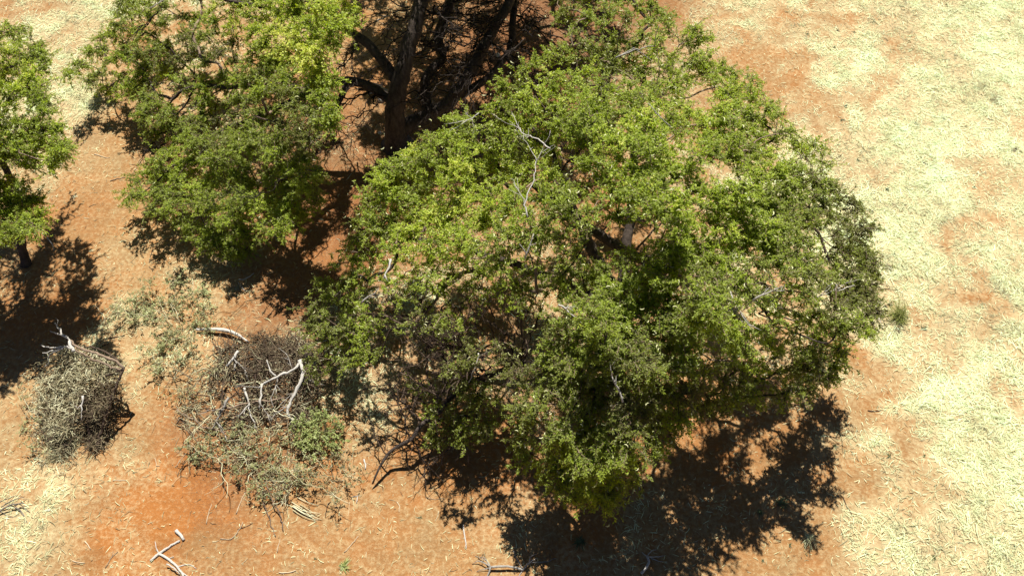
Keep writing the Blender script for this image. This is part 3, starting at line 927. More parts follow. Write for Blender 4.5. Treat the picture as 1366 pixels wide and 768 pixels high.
seeda = [
    ([base_a + [0, 0, -.1], P(528, 178, .9), P(527, 150, 2.0), P(533, 110, 3.0), P(546, 60, 3.9), P(560, 10, 4.7), P(572, -60, 5.6)], None, [.42, .36, .30, .27, .24, .20, .12]),
    ([P(529, 172, 1.0), P(570, 155, 1.4), P(600, 135, 1.9), P(625, 100, 2.6), P(650, 55, 3.3), P(680, 0, 4.2), P(700, -80, 5.2)], 0, [.28, .24, .22, .19, .16, .13, .07]),
    ([P(527, 140, 2.2), P(500, 118, 2.6), P(465, 108, 2.9), P(420, 118, 2.9), P(360, 150, 2.7), P(300, 170, 2.2)], 0, [.17, .14, .12, .10, .07, .04]),
    ([P(420, 118, 2.9), P(330, 115, 2.8), P(250, 118, 2.2), P(225, 140, 1.7)], 0, [.1, .08, .05, .03]),
    ([P(533, 110, 3.0), P(480, 50, 4.0), P(400, 20, 4.4), P(300, 0, 4.4)], 0, [.17, .13, .09, .05]),
    ([P(465, 108, 2.9), P(430, 170, 2.4), P(370, 230, 1.7), P(300, 260, 1.3)], 0, [.1, .08, .06, .04]),
    ([P(570, 155, 1.4), P(568, 105, 2.2), P(590, 78, 2.6), P(584, 55, 3.0), P(600, 0, 3.9)], 0, [.09, .08, .07, .055, .04]),
    ([P(600, 135, 1.9), P(650, 105, 2.4), P(682, 60, 3.0), P(686, 0, 3.8), P(720, -80, 4.6)], 0, [.14, .13, .12, .11, .05]),
]
dead_a = [(P(395, 165, 3.6), P(388, 185, 3.3), .014, 1, 2), (P(200, 10, 3.8), P(230, -5, 4.0), .02, 2, 3), (P(500, 30, 3.2), P(520, 20, 3.6), .03, 1, 3)]
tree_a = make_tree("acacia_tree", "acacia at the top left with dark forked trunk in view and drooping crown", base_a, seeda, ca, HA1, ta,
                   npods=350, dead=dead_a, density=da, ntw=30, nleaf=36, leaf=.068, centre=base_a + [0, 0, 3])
b_ = Bag(); R = np.array(base_a)
for s, e, r_, dp, nn_ in [(P(300, 115, 2.6), P(240, 150, 1.5), .03, 3, 4), (P(260, 118, 2.2), P(215, 195, .9), .035, 3, 4), (P(230, 140, 1.6), P(190, 210, .5), .03, 3, 4),
                          (P(480, 50, 4.0), P(440, 120, 3.0), .03, 3, 4), (P(480, 60, 3.9), P(455, 90, 3.4), .03, 3, 4), (P(540, 80, 3.5), P(600, 40, 3.8), .04, 3, 4), (P(560, 10, 4.7), P(640, 30, 4.4), .04, 3, 4),
                          (P(560, 10, 4.7), P(520, 60, 4.0), .035, 3, 4), (P(650, 55, 3.3), P(700, 80, 3.1), .04, 3, 4), (P(650, 55, 3.3), P(600, 100, 2.9), .03, 3, 4), (P(685, 20, 3.5), P(740, 60, 3.0), .04, 3, 4),
                          (P(430, 170, 2.4), P(400, 210, 1.6), .03, 3, 4), (P(465, 108, 2.9), P(450, 200, 1.5), .03, 3, 4), (P(590, 78, 2.6), P(620, 70, 2.6), .02, 2, 3), (P(500, 118, 2.6), P(440, 140, 2.2), .04, 3, 4),
                          (P(680, 0, 4.2), P(620, 20, 4.0), .035, 3, 4), *[(P(a + rng.normal(0, 12), b__ + rng.normal(0, 12), h_), P(a + rng.normal(0, 60), b__ + rng.normal(15, 45), max(.5, h_ + rng.normal(-.5, .7))), .026, 3, 4) for a, b__, h_ in [(546, 60, 3.9), (560, 10, 4.7), (620, 100, 2.6), (650, 55, 3.3), (680, 10, 4.0), (684, 60, 3.0), (590, 78, 2.6), (600, 20, 3.9), (640, 20, 4.4), (720, 40, 4.2), (465, 108, 2.9), (430, 150, 2.6), (500, 118, 2.6)] for _k in range(6)], (P(210, 15, 3.8), P(180, 40, 3.5), .03, 2, 4), (P(420, 118, 2.9), P(350, 190, 1.8), .03, 3, 4)]:
    for pts, r0, r1 in bare_twigs(np.array(s) - R, np.array(e) - R, dp, r_, .75, nn_):
        b_.line(pts, r0, r1, k=4, tint=rng.uniform(0, .5), cap=False)
tag(b_.build("bare_branches", M['bark'], tree_a), kind='stuff')  # dark bark colour stands in for canopy shade on this tangle

# ------------------------------------------------------------------ the small tree cut by the left edge
POLY_C1 = [(-110, 60), (-60, 20), (20, 42), (58, 60), (60, 95), (50, 130), (70, 155), (88, 190), (80, 215), (40, 218), (0, 225), (-80, 230), (-130, 150)]
POLY_C2 = [(-170, 225), (0, 236), (34, 246), (54, 276), (46, 306), (20, 318), (-20, 318), (-70, 320), (-160, 320)]
HC = [(0, 60, 4.8), (55, 70, 4.5), (60, 100, 4.6), (85, 200, 4.5), (40, 215, 4.3), (0, 120, 5.2), (-80, 100, 5.2), (-60, 220, 4.6), (0, 250, 3.7), (40, 280, 3.4), (-20, 305, 3.3)]
HC = [(a_, b_, h_ * 1.13) for a_, b_, h_ in HC]
c1, k1 = crown_points(POLY_C1, [(30, 145, 18, .6), (5, 125, 6, 1), (10, 235, 16, .9)], [(40, 150, 40, .6)], HC, 16, .5, (.3, .8))
c2, k2 = crown_points(POLY_C2, [(8, 232, 14, .8)], [], HC, 12.5, .6, (.2, .5), .12)
cc = np.vstack([c1, c2]); kc = np.concatenate([k1, k2])
base_c = gpt(34, 352)
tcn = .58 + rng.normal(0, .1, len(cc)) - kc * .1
seedc = [([base_c + [0, 0, -.1], P(28, 318, 1.0), P(17, 252, 2.6), P(3, 205, 3.5), P(-6, 160, 4.0), P(0, 110, 4.5)], None, [.13, .11, .10, .08, .04])]
dc = np.where(kc > 0, .5, 1.0) * np.clip(.55 + vnoise(cc[:, 0], cc[:, 1], .9, 38) * .95, .4, 1.4)
tree_c = make_tree("acacia_tree", "small bright green acacia cut off by the left edge above its dark shadow", base_c, seedc, cc, HC, tcn,
                   density=dc, npods=60, ntw=30, nleaf=36, leaf=.068, limb_min=.05, max_limbs=5, centre=base_c + [0, 0, 1.5])


# ------------------------------------------------------------------ shrubs and brush
def crinkly(poly, n, H, L=(.15, .4), r=.006, spread=1.4, k=3, npt=5, zpow=1.0, tlo=0., thi=1., gate=0.0):
    """curly dry strands filling a heap -> verts, quads, tint"""
    xs = [p[0] for p in poly]; ys = [p[1] for p in poly]
    cx = rng.uniform(min(xs), max(xs), n * 3); cy = rng.uniform(min(ys), max(ys), n * 3)
    ok = inside(poly, cx, cy)
    if gate:
        ok &= rng.random(len(cx)) < np.clip((vnoise(cx, cy, 1 / 22., 41) * .6 + vnoise(cx, cy, 1 / 9., 42) * .4 - gate) * 5, .06, 1)
    cx = cx[ok][:n]; cy = cy[ok][:n]; n = len(cx)
    h = np.maximum(idw(H, cx, cy, 2.6), .02) * rng.random(n) ** zpow
    p = Pa(cx, cy, h)
    d = rng.normal(0, 1, (n, 3)) * np.array([1, 1, .5]); d /= np.linalg.norm(d, axis=1, keepdims=True)
    l = rng.uniform(L[0], L[1], n)
    pts = np.empty((n, npt, 3)); pts[:, 0] = p
    for i in range(1, npt):
        pts[:, i] = pts[:, i - 1] + d * (l / (npt - 1))[:, None]
        d = d + rng.normal(0, spread * .5, (n, 3)) * np.array([1, 1, .5]); d /= np.linalg.norm(d, axis=1, keepdims=True)
    g = ground_z(pts[:, :, 0].ravel(), pts[:, :, 1].ravel()).reshape(n, npt)
    pts[:, :, 2] = np.maximum(pts[:, :, 2], g + .01)
    rr = r * rng.uniform(.6, 1.5, n)
    v, q = tubes(pts, rr[:, None] * np.linspace(1.2, .6, npt)[None], k)
    return v, q, np.repeat(rng.uniform(tlo, thi, n), npt * k)


def shrub(name, label, cat, centre_px, pts_px, leafmat, tint, ntw, nleaf, reach, leaf, stems=True, den=1.0, flat=.8, brush=None, extra=()):
    base = gpt(*centre_px)
    root = empty(name, base); tag(root, label, cat)
    c = np.array([gpt(a, b_, h) for a, b_, h in pts_px])
    R = np.array(base)
    tw = Bag()
    for q in c:
        mid = (R + q) / 2 + rng.normal(0, .2, 3); mid[2] = max(mid[2], R[2] + .05)
        tw.line(smooth_line(np.array([R * .6 + q * .4 + rng.normal(0, .15, 3) * [1, 1, 0] if np.linalg.norm(q - R) > .7 else R, mid * .5 + q * .5, q]) - R, .12, .02), .009, .005, k=4, tint=rng.random(), cap=False)
    od = c - R; od[:, 2] = .1; od /= np.linalg.norm(od, axis=1, keepdims=True) + 1e-9
    (tv, tq, tt), (lv, lf, lt) = sprays(c - R, od, tint + rng.normal(0, .1, len(c)), np.full(len(c), den), ntw, nleaf, reach, leaf, wid=.42, flat=flat, twig_r=.004, droop=.2)
    lv[:, 2] = np.maximum(lv[:, 2], .02); 
    tw.add(tv, tq, tt)
    tag(tw.build("stems", M['branch'] if brush is None else M['brush'], root), kind='stuff')
    tag(mesh_from("foliage", lv, [lf], leafmat, root, {'tint': lt}), kind='stuff')
    return root


def jitter_pts(poly, spacing, h0, h1):
    s = scatter(poly, [], spacing)
    return [(a, b_, rng.uniform(h0, h1)) for a, b_ in s]


# small fresh green bush
shrub("green_bush", "small fresh light green bush at the foot of the heap of fallen grey branches", "bush", (425, 598),
      jitter_pts([(400, 560), (425, 552), (452, 565), (450, 592), (425, 604), (398, 590)], 10, .25, .6), M['leaf_bright'], .55, 13, 12, .2, .075)
# olive scrub below the dead limbs
shrub("olive_scrub", "dull olive half dead scrub along the front of the fallen branches", "shrub", (340, 622),
      jitter_pts([(245, 590), (300, 560), (345, 575), (400, 590), (400, 640), (380, 668), (350, 660), (310, 620), (265, 610)], 17, .1, .5), M['leaf_grey'], .55, 14, 9, .3, .07, brush=1)
shrub("olive_scrub", "dusty scrub with drooping twigs between the light green bush and the big tree's shadow", "shrub", (445, 640),
      jitter_pts([(400, 610), (455, 600), (480, 620), (475, 650), (440, 660), (405, 640)], 16, .1, .5), M['leaf_grey'], .3, 12, 6, .3, .06, brush=1)
# thin grey-green shrub on the open sand
shrub("sparse_shrub", "thin grey green shrub with see-through twigs on open sand below the left crown", "shrub", (245, 440),
      jitter_pts([(160, 400), (200, 380), (245, 375), (285, 395), (280, 430), (250, 470), (215, 500), (190, 470), (205, 430), (160, 425)], 17, .08, .45), M['leaf_grey'], .6, 15, 12, .3, .07, brush=1)
shrub("sparse_shrub", "low scrubby growth of grey green twigs left of the grey log pieces", "shrub", (232, 505),
      jitter_pts([(215, 480), (260, 470), (290, 490), (280, 530), (240, 540), (210, 520)], 17, .05, .35), M['leaf_grey'], .45, 9, 5, .28, .06, brush=1)
shrub("sparse_shrub", "wispy grey green seedling growth by the pointed dead bush top", "shrub", (140, 425),
      jitter_pts([(120, 400), (160, 400), (165, 440), (130, 450)], 18, .03, .2), M['leaf_grey'], .6, 6, 4, .25, .05, brush=1)

# heap of fallen branches
base_h = gpt(355, 520)
heap = empty("fallen_branch_heap", base_h)
tag(heap, "tangled heap of fallen grey branches and brushwood left of the big tree", "dead branches")
Rh = np.array(base_h)


def heap_branch(pts, r0, r1, label=None, k=8, mat='deadwood', tint=.8, parent=heap, R=Rh, name="branch"):
    b_ = Bag()
    q = np.array([gpt(a, c_, h) for a, c_, h in pts]) - R
    q = smooth_line(q, .1, .006 if r0 > .05 else .016)
    b_.line(q, np.linspace(r0, r1, len(q)) * rng.uniform(.78, 1.2, len(q)), k=k, tint=tint, bumps=min(.006, r0 * .15))
    o = b_.build(name, M[mat], parent, True)
    if label: o['label'] = label
    return o


heap_branch([(400, 480, .75), (404, 500, .7), (395, 520, .62), (386, 538, .5), (383, 550, .42), (392, 562, .3)], .055, .03, "thick pale forked limb")
heap_branch([(403, 482, .75), (392, 493, .72), (370, 502, .66), (352, 512, .5), (345, 518, .4)], .042, .024, "pale side limb running left")
heap_branch([(368, 501, .66), (360, 495, .7), (356, 480, .8)], .03, .012)
heap_branch([(350, 512, .5), (348, 528, .45), (346, 543, .4)], .03, .02)
heap_branch([(326, 517, .5), (331, 540, .45), (336, 556, .4), (343, 572, .3)], .03, .012)
heap_branch([(305, 530, .5), (297, 545, .42), (288, 562, .3), (283, 572, .2)], .035, .022, "purplish grey broken limb", tint=.45)
heap_branch([(318, 468, .5), (310, 480, .45), (303, 489, .4)], .046, .036, "short pale broken piece")
heap_branch([(316, 482, .4), (313, 494, .3)], .03, .02)
for sx_, sy_, ex_, ey_ in [(395, 520, 372, 540), (386, 538, 366, 552), (402, 500, 425, 512), (370, 502, 362, 530), (392, 493, 380, 470), (331, 540, 318, 556), (297, 545, 276, 548), (288, 562, 300, 580), (404, 482, 416, 462), (345, 518, 322, 514), (312, 480, 330, 498), (346, 535, 362, 560)]:
    b_ = Bag()
    for pts_, r0_, r1_ in bare_twigs(gpt(sx_, sy_, .5) - Rh, gpt(ex_, ey_, rng.uniform(.2, .6)) - Rh, 1, .018, .6, 3):
        b_.line(pts_, r0_, r1_, k=5, tint=rng.uniform(.3, .9))
    b_.build("twig", M['deadwood'], heap)
heap_branch([(283, 548, .3), (320, 540, .35), (350, 535, .4), (385, 530, .4)], .03, .02, mat='branch')
heap_branch([(236, 545, .25), (252, 556, .2), (275, 570, .15), (300, 575, .2)], .025, .02, mat='branch')
heap_branch([(336, 470, .25), (348, 486, .3), (340, 505, .35), (346, 530, .3)], .025, .014, mat='branch', tint=.2)
heap_branch([(353, 640, .3), (362, 665, .2), (372, 685, .1), (378, 708, .03)], .02, .01, mat='branch', tint=.6)
heap_branch([(346, 650, .2), (352, 672, .1), (360, 695, .04), (368, 715, .03)], .018, .008, mat='branch', tint=.6)
POLY_H = [(255, 500), (300, 460), (345, 450), (395, 455), (425, 480), (430, 540), (405, 570), (400, 620), (385, 670), (360, 675), (345, 650), (300, 625), (258, 605), (235, 570), (240, 540)]
HH = [(330, 480, .4), (390, 500, .6), (340, 560, .3), (270, 560, .2), (300, 600, .25), (370, 640, .25), (255, 500, .1), (420, 540, .4), (350, 450, .15)]
b_ = Bag()
v, q, tt = crinkly(POLY_H, 1100, HH, (.2, .6), .008, 1.0, tlo=.0, thi=1., gate=.48)
b_.add(v - Rh, q, tt)
v, q, tt = crinkly([(300, 460), (400, 455), (430, 520), (410, 560), (330, 560), (280, 560), (270, 520)], 600, HH, (.3, .9), .012, .7, tlo=0, thi=.25, gate=.45)  # darker strands; shade inside the heap put into their colour
b_.add(v - Rh, q, tt)
v, q, tt = crinkly([(335, 450), (400, 450), (425, 480), (420, 520), (385, 500), (345, 500)], 900, HH, (.2, .6), .008, 1.0, tlo=0, thi=.3)  # dark brush fills the heap's shaded top, shade painted in its colour
b_.add(v - Rh, q, tt)
for _ in range(60):
    a, c_ = rng.uniform(250, 420), rng.uniform(480, 650)
    if not inside(POLY_H, np.array([a]), np.array([c_]))[0]:
        continue
    s = gpt(a, c_, rng.uniform(.1, .4)); e = s + np.array([rng.normal(0, .6), rng.normal(-.25, .5), rng.normal(0, .15)]); e[2] = max(e[2], .05)
    for pts, r0, r1 in bare_twigs(s - Rh, e - Rh, 2, .016, .6, 3):
        b_.line(pts, r0, r1, k=4, tint=rng.random(), cap=False)
tag(b_.build("brushwood", M['brush'], heap), kind='stuff')

# the grey log above the heap
b_ = Bag(); bl = gpt(290, 445)
q = smooth_line(np.array([gpt(262, 439, .1), gpt(284, 440, .14), gpt(302, 441, .16), gpt(318, 447, .15), gpt(332, 457, .1)]) - bl, .1, .005)
b_.line(q, [.025 + .03 * math.sin(math.pi * min(1, i / (len(q) - 1) * .9 + .1)) for i in range(len(q))], k=9, tint=.9, bumps=.004)
o = b_.build("log", M['deadwood'], None, True, None); o.location = bl
tag(o, "pale bleached log lying above the heap of fallen branches", "log")

# ------------------------------------------------------------------ the dead bush at the left
base_d = gpt(128, 600)
db = empty("dead_bush", base_d)
tag(db, "leaning dead bush with a matted straw coloured mass and white bare tips, at the left", "dead bush")
Rd = np.array(base_d)
for pts, r0, r1, mt, ti in [
    ([(128, 602, 0), (134, 575, .35), (143, 545, .75), (154, 515, 1.1), (165, 490, 1.35)], .04, .035, 'branch', .3),
    ([(120, 600, 0), (117, 560, .4), (120, 530, .7), (135, 505, 1.1), (163, 491, 1.35)], .035, .025, 'branch', .2),
    ([(165, 490, 1.35), (150, 480, 1.4), (128, 470, 1.4), (105, 463, 1.35), (92, 452, 1.35)], .038, .03, 'branch', .8),
    ([(165, 492, 1.33), (145, 488, 1.3), (122, 478, 1.3), (100, 466, 1.3)], .03, .02, 'branch', .7),
    ([(163, 488, 1.35), (150, 474, 1.3), (133, 466, 1.3), (112, 461, 1.3)], .028, .02, 'branch', .3)]:
    heap_branch(pts, r0, r1, None, 7, mt, ti, db, Rd, "stem")
for pts, r0, r1 in [([(98, 468, 1.35), (90, 452, 1.4), (82, 442, 1.45), (73, 430, 1.5)], .04, .018), ([(88, 450, 1.4), (80, 446, 1.4), (66, 441, 1.4)], .022, .01),
                    ([(96, 465, 1.35), (80, 461, 1.35), (70, 462, 1.35), (54, 459, 1.3)], .03, .012), ([(84, 463, 1.35), (70, 467, 1.3), (56, 470, 1.25)], .026, .012),
                    ([(110, 527, 1.0), (109, 545, .85), (108, 560, .7)], .025, .015), ([(108, 540, .8), (104, 544, .8), (101, 541, .85)], .015, .01),
                    ([(80, 462, 1.35), (66, 472, 1.1), (60, 488, .9)], .02, .01), ([(76, 433, 1.5), (78, 428, 1.6), (74, 424, 1.65)], .014, .006)]:
    o = heap_branch(pts, r0, r1, None, 6, 'deadwood', .95, db, Rd, "bare_tip")
    o['label'] = "white bleached bare tip"
POLY_D = [(66, 482), (85, 464), (105, 463), (130, 472), (164, 490), (154, 508), (128, 515), (106, 530), (98, 560), (86, 582), (72, 590), (55, 565), (48, 545), (52, 515)]
HD = [(62, 480, .7), (100, 470, 1.3), (160, 492, 1.35), (130, 505, 1.15), (105, 540, .9), (90, 600, .3), (50, 570, .25), (60, 530, .5), (80, 500, 1.0), (80, 560, .6)]
b_ = Bag()
v, q, tt = crinkly(POLY_D, 2000, HD, (.12, .34), .010, 1.6, zpow=.5, tlo=.2, thi=1., gate=.3)
b_.add(v - Rd, q, tt)
v, q, tt = crinkly([(60, 545), (100, 545), (98, 590), (88, 615), (66, 610), (58, 580)], 450, [(80, 560, .7), (80, 620, .1), (55, 590, .25)], (.15, .5), .007, 1.0, tlo=0, thi=.8)
b_.add(v - Rd, q, tt)
v, q, tt = crinkly([(30, 500), (60, 470), (110, 460), (104, 620), (70, 640), (35, 600), (35, 550)], 420, [(62, 490, .5), (100, 540, .5), (40, 560, .2), (80, 640, .05)], (.12, .4), .008, 1.3, tlo=.3, thi=1)
b_.add(v - Rd, q, tt)
v, q, tt = crinkly([(108, 525), (150, 505), (160, 497), (148, 540), (134, 598), (120, 598), (110, 560)], 1100, [(150, 505, 1.2), (120, 520, .9), (125, 590, .2)], (.15, .5), .008, 1.2, zpow=.9, tlo=0, thi=.5)  # dark reddish twigs that also paint the shade of the bush's hollow
b_.add(v - Rd, q, tt)
tag(b_.build("matted_twigs", M['brush'], db), kind='stuff')
shrub("sparse_shrub", "faint grey green wisps at the foot of the matted dead bush", "shrub", (62, 568),
      jitter_pts([(30, 530), (60, 520), (75, 590), (50, 610), (30, 580)], 16, .05, .4), M['leaf_grey'], .65, 9, 6, .25, .06, brush=1)


# ------------------------------------------------------------------ loose dead wood lying on the sand
def stick(pts, r0, r1, label, mat='stick', tint=.6, sides=(), cat="stick", name="fallen_stick", group=None, k=6):
    o0 = gpt(pts[0][0], pts[0][1])
    b_ = Bag()

    def ln(pp, a, c_):
        q_ = np.array([gpt(x[0], x[1], (x[2] if len(x) > 2 else 0) + a * .7) for x in pp]) - o0
        b_.line(smooth_line(q_, .08, .006), a, c_, k=k, tint=tint, bumps=.002)
    ln(pts, r0, r1)
    for sp, a, c_ in sides:
        ln(sp, a, c_)
    o = b_.build(name, M[mat], None, True); o.location = o0
    tag(o, label, cat, group)
    return o


stick([(1229, 215), (1240, 221), (1250, 226), (1254, 236), (1260, 243)], .018, .01, "dark crooked stick lying on the pale grass at the upper right", tint=.1, sides=[([(1240, 221), (1249, 219)], .01, .006)], mat='branch')
stick([(1124, 663), (1130, 676), (1137, 687)], .012, .008, "short dark straight stick on bare sand near the lower right grass", tint=.15, mat='branch')
stick([(1157, 548), (1166, 549), (1175, 547)], .016, .01, "small dark stick beside a pale tuft right of the big shadow", tint=.3, mat='branch')
stick([(126, 206), (134, 208), (140, 210), (146, 210)], .018, .01, "little pale stick on the tan sand between the two left trees", tint=.95)
stick([(147, 242), (156, 239), (167, 237)], .018, .012, "reddish stick beside the lower left foliage of the top left tree", tint=.4)
stick([(56, 311, .1), (63, 317, .1), (70, 326, .05), (72, 334)], .02, .012, "pale curved stick crossing the left tree's dark shadow", mat='deadwood', tint=.8)
stick([(294, 718), (308, 719), (316, 711), (324, 696)], .018, .012, "bent brown stick on the sand below the brushwood heap", tint=.5)
stick([(317, 706), (328, 702), (337, 697)], .012, .006, "thin dark twig touching the bent brown stick", tint=.2, mat='branch')
stick([(315, 685), (320, 672), (327, 656)], .012, .008, "straight straw coloured stick under the brushwood heap's left side", tint=.9)
stick([(275, 698), (277, 688), (282, 672)], .012, .008, "slim upright straw stick right of the bright orange sand", tint=.8)
stick([(141, 757), (148, 745), (158, 736)], .014, .01, "grey forked stick near the bottom left", tint=.4, sides=[([(150, 743), (152, 735)], .008, .005)])
stick([(98, 748), (106, 750), (114, 751)], .014, .01, "short cream stick near the bottom left", tint=1)
stick([(114, 722), (119, 728), (122, 733)], .018, .01, "cream splinter between straw wisps near the bottom left", tint=1)
stick([(370, 736), (371, 728), (374, 719)], .012, .008, "thin pale stick standing out on the sand below the hanging twigs", tint=.8)
stick([(372, 763), (385, 763), (395, 760)], .018, .014, "cream stick lying flat at the bottom edge left of the green sprig", tint=.95)
stick([(459, 736), (468, 726), (478, 714)], .014, .01, "thin brown stick right of the green sprig at the bottom", tint=.7)
stick([(618, 699), (620, 716), (622, 731)], .02, .014, "straight cream stick just below the edge of the big shadow", tint=1, mat='deadwood')
stick([(529, 668), (533, 675), (532, 682)], .014, .008, "little hooked cream twig below the shadow of the low bare limb", tint=1)
stick([(470, 661), (476, 660), (475, 670)], .016, .01, "small white forked twig under the dusty scrub", tint=1, mat='deadwood', sides=[([(476, 660), (480, 659)], .01, .006)])
stick([(485, 611), (487, 618), (487, 624)], .022, .018, "short white stub lying in the shade left of the low bare limb", tint=1, mat='deadwood')
stick([(236, 564, .0), (240, 556, .05), (250, 545, .1), (262, 533, .1)], .016, .01, "brown stick leaning beside the left end of the fallen heap", tint=.4)
stick([(233, 622), (240, 612), (247, 604)], .014, .008, "slanted brown stick left of the olive scrub", tint=.5)
stick([(206, 610), (209, 620), (212, 620)], .01, .008, "tiny cream stick on the sand between dead bush and scrub", tint=.9)
stick([(150, 640), (160, 639), (168, 640)], .014, .01, "short straw coloured stick below the dead bush", tint=1)
stick([(129, 467), (137, 461), (144, 458)], .018, .012, "dark twig pointing right from above the dead bush", tint=.15, mat='branch')
stick([(140, 452), (152, 450), (166, 447)], .018, .01, "dark twig lying right of the dead bush's white tips", tint=.2, mat='branch')
stick([(199, 352), (201, 341), (204, 331)], .01, .008, "thin dark twig on the bright sand under the top left crown", tint=.3, mat='branch', sides=[([(199, 356), (204, 361)], .01, .006)])
stick([(257, 390), (258, 382), (259, 375)], .01, .008, "thin cream twig on the orange sand near the branch shadow", tint=.95)
stick([(318, 374), (328, 372), (339, 365)], .02, .012, "forked pale stick at the tip of the branch shadow", tint=.9, sides=[([(318, 377), (324, 385), (331, 390)], .014, .008)], mat='deadwood')
stick([(307, 388), (305, 394), (309, 400)], .014, .01, "small hooked pale stick on orange sand left of the branch shadow", tint=.9)
stick([(567, 662), (577, 665), (592, 664)], .008, .006, "fine brown twig on sand by the cream straight stick", tint=.5)
stick([(441, 668), (436, 676), (434, 690)], .012, .006, "dark curled twig on sand below the cream cut stalks", tint=.1, mat='branch')

# pieces with several arms
dead1 = stick([(201, 748), (212, 738), (225, 729), (240, 721)], .035, .028, "pale forked dead branch lying on straw at the bottom left edge", 'deadwood', .85,
              [([(212, 738), (224, 745), (236, 755), (246, 770)], .034, .026), ([(212, 738), (208, 730), (207, 722)], .016, .008), ([(224, 745), (232, 742)], .014, .008),
               ([(222, 752, .1), (232, 757, .1), (240, 766, .05)], .018, .012), ([(236, 755), (252, 752), (262, 758)], .014, .006), ([(240, 760), (250, 768), (262, 772)], .02, .01)],
              "dead branch", "dead_branch", k=8)
stick([(235, 707), (241, 713), (245, 720)], .045, .035, "short thick cream chunk of wood at the end of the bottom left branch", 'deadwood', 1, cat="wood chunk", name="wood_chunk", k=9)
stick([(655, 756, .1), (672, 755, .12), (690, 757, .08), (697, 761)], .03, .028, "weathered dead branch with a frayed root end at the bottom centre", 'deadwood', .5,
      [([(655, 756, .1), (640, 748, .1), (630, 752)], .016, .006), ([(655, 756, .1), (645, 742, .12), (638, 745)], .014, .006), ([(655, 756, .1), (650, 768), (645, 780)], .024, .012),
       ([(655, 756, .1), (636, 762)], .012, .006), ([(655, 756, .1), (648, 747, .1), (634, 741)], .012, .005), ([(697, 761), (706, 750, .1), (716, 744, .1)], .026, .014),
       ([(706, 750, .1), (728, 748), (742, 744)], .014, .006), ([(697, 758), (688, 742), (684, 733)], .018, .01), ([(697, 761), (690, 772)], .016, .01), ([(706, 750, .1), (708, 742, .2), (716, 738, .2)], .016, .008)],
      "dead branch", "dead_branch", k=7)
stick([(855, 765), (862, 757, .08), (866, 748, .1), (863, 742, .1)], .036, .03, "curved pale dead branch with fine twigs at the bottom, under the big shadow", 'deadwood', .9,
      [([(863, 742, .1), (872, 742, .1), (885, 741)], .014, .006), ([(863, 742, .1), (868, 735, .1), (875, 733)], .012, .005), ([(863, 742, .1), (856, 736)], .014, .006), ([(868, 744), (878, 748), (890, 749)], .01, .005)],
      "dead branch", "dead_branch", k=8)
tp = stick([(-8, 690), (2, 680, .1), (14, 674, .15), (34, 672, .1)], .028, .014, "purplish grey twiggy branch in straw at the left edge below the dead bush", 'deadwood', .3,
           [([(2, 676, .1), (16, 668, .15), (34, 663, .1)], .016, .008), ([(14, 674, .15), (30, 682), (38, 698)], .014, .007), ([(-6, 672), (10, 664), (24, 661)], .014, .006),
            ([(20, 673, .1), (34, 690), (34, 700)], .01, .005), ([(26, 672, .1), (42, 684)], .012, .005), ([(0, 682), (16, 690), (24, 688)], .012, .006)], "dead branch", "dead_branch", k=6)
# cut yellow stalks
b_ = Bag(); bs = gpt(410, 675)
for i in range(9):
    a = rng.uniform(385, 405); c_ = rng.uniform(660, 680)
    q_ = np.array([gpt(a, c_, .04), gpt(a + 12 + rng.uniform(0, 6), c_ + 8, .06), gpt(a + rng.uniform(22, 40), c_ + rng.uniform(10, 20), .03)]) - bs
    b_.line(smooth_line(q_, .15, .004), rng.uniform(.008, .016), .006, k=4, tint=rng.uniform(.7, 1))
o = b_.build("stalk_bundle", M['brush']); o.location = bs
tag(o, "bundle of pale yellow stalks on the sand beneath the drooping scrub twigs", "dry stalks")

# log pieces and stones in the shade by the forked trunk
stick([(478, 112, .15), (492, 113, .15), (506, 117, .12), (518, 125, .05)], .07, .05, "sunlit fallen log lying just left of the forked trunk's foot", 'stick', .8, cat="log", name="fallen_log", k=10)


def stone(px, py, r, label, name="stone"):
    n, mrg = 10, 7
    o0 = gpt(px, py)
    th = np.linspace(0, math.pi, mrg); ph = np.arange(n) / n * 2 * math.pi
    T, F = np.meshgrid(th, ph, indexing='ij')
    s = rng.uniform(.7, 1.25, 3) * np.array([1, 1, .6])
    rr = r * (1 + rng.normal(0, .1, T.shape)); rr[0] = r; rr[-1] = r
    v = np.stack([rr * np.sin(T) * np.cos(F) * s[0], rr * np.sin(T) * np.sin(F) * s[1], rr * np.cos(T) * s[2] + r * .25], -1).reshape(-1, 3)
    i = np.arange(mrg - 1)[:, None] * n; j = np.arange(n)[None]
    q_ = np.stack([i + j, i + n + j, i + n + (j + 1) % n, i + (j + 1) % n], -1).reshape(-1, 4)
    o = mesh_from(name, v, [q_], M['stone']); o.location = o0
    tag(o, label, "stone")


stone(509, 136, .16, "larger white stone left of the forked trunk's foot")
stone(495, 125, .1, "small white stone just above the larger one by the trunk")
stone(507, 180, .09, "small pale stone in the shade below and left of the trunk")
stone(664, 74, .09, "small pale stone in the dappled shade between the stems at the top")
stone(67, 681, .04, "tiny dark lump on the sand at the lower left")


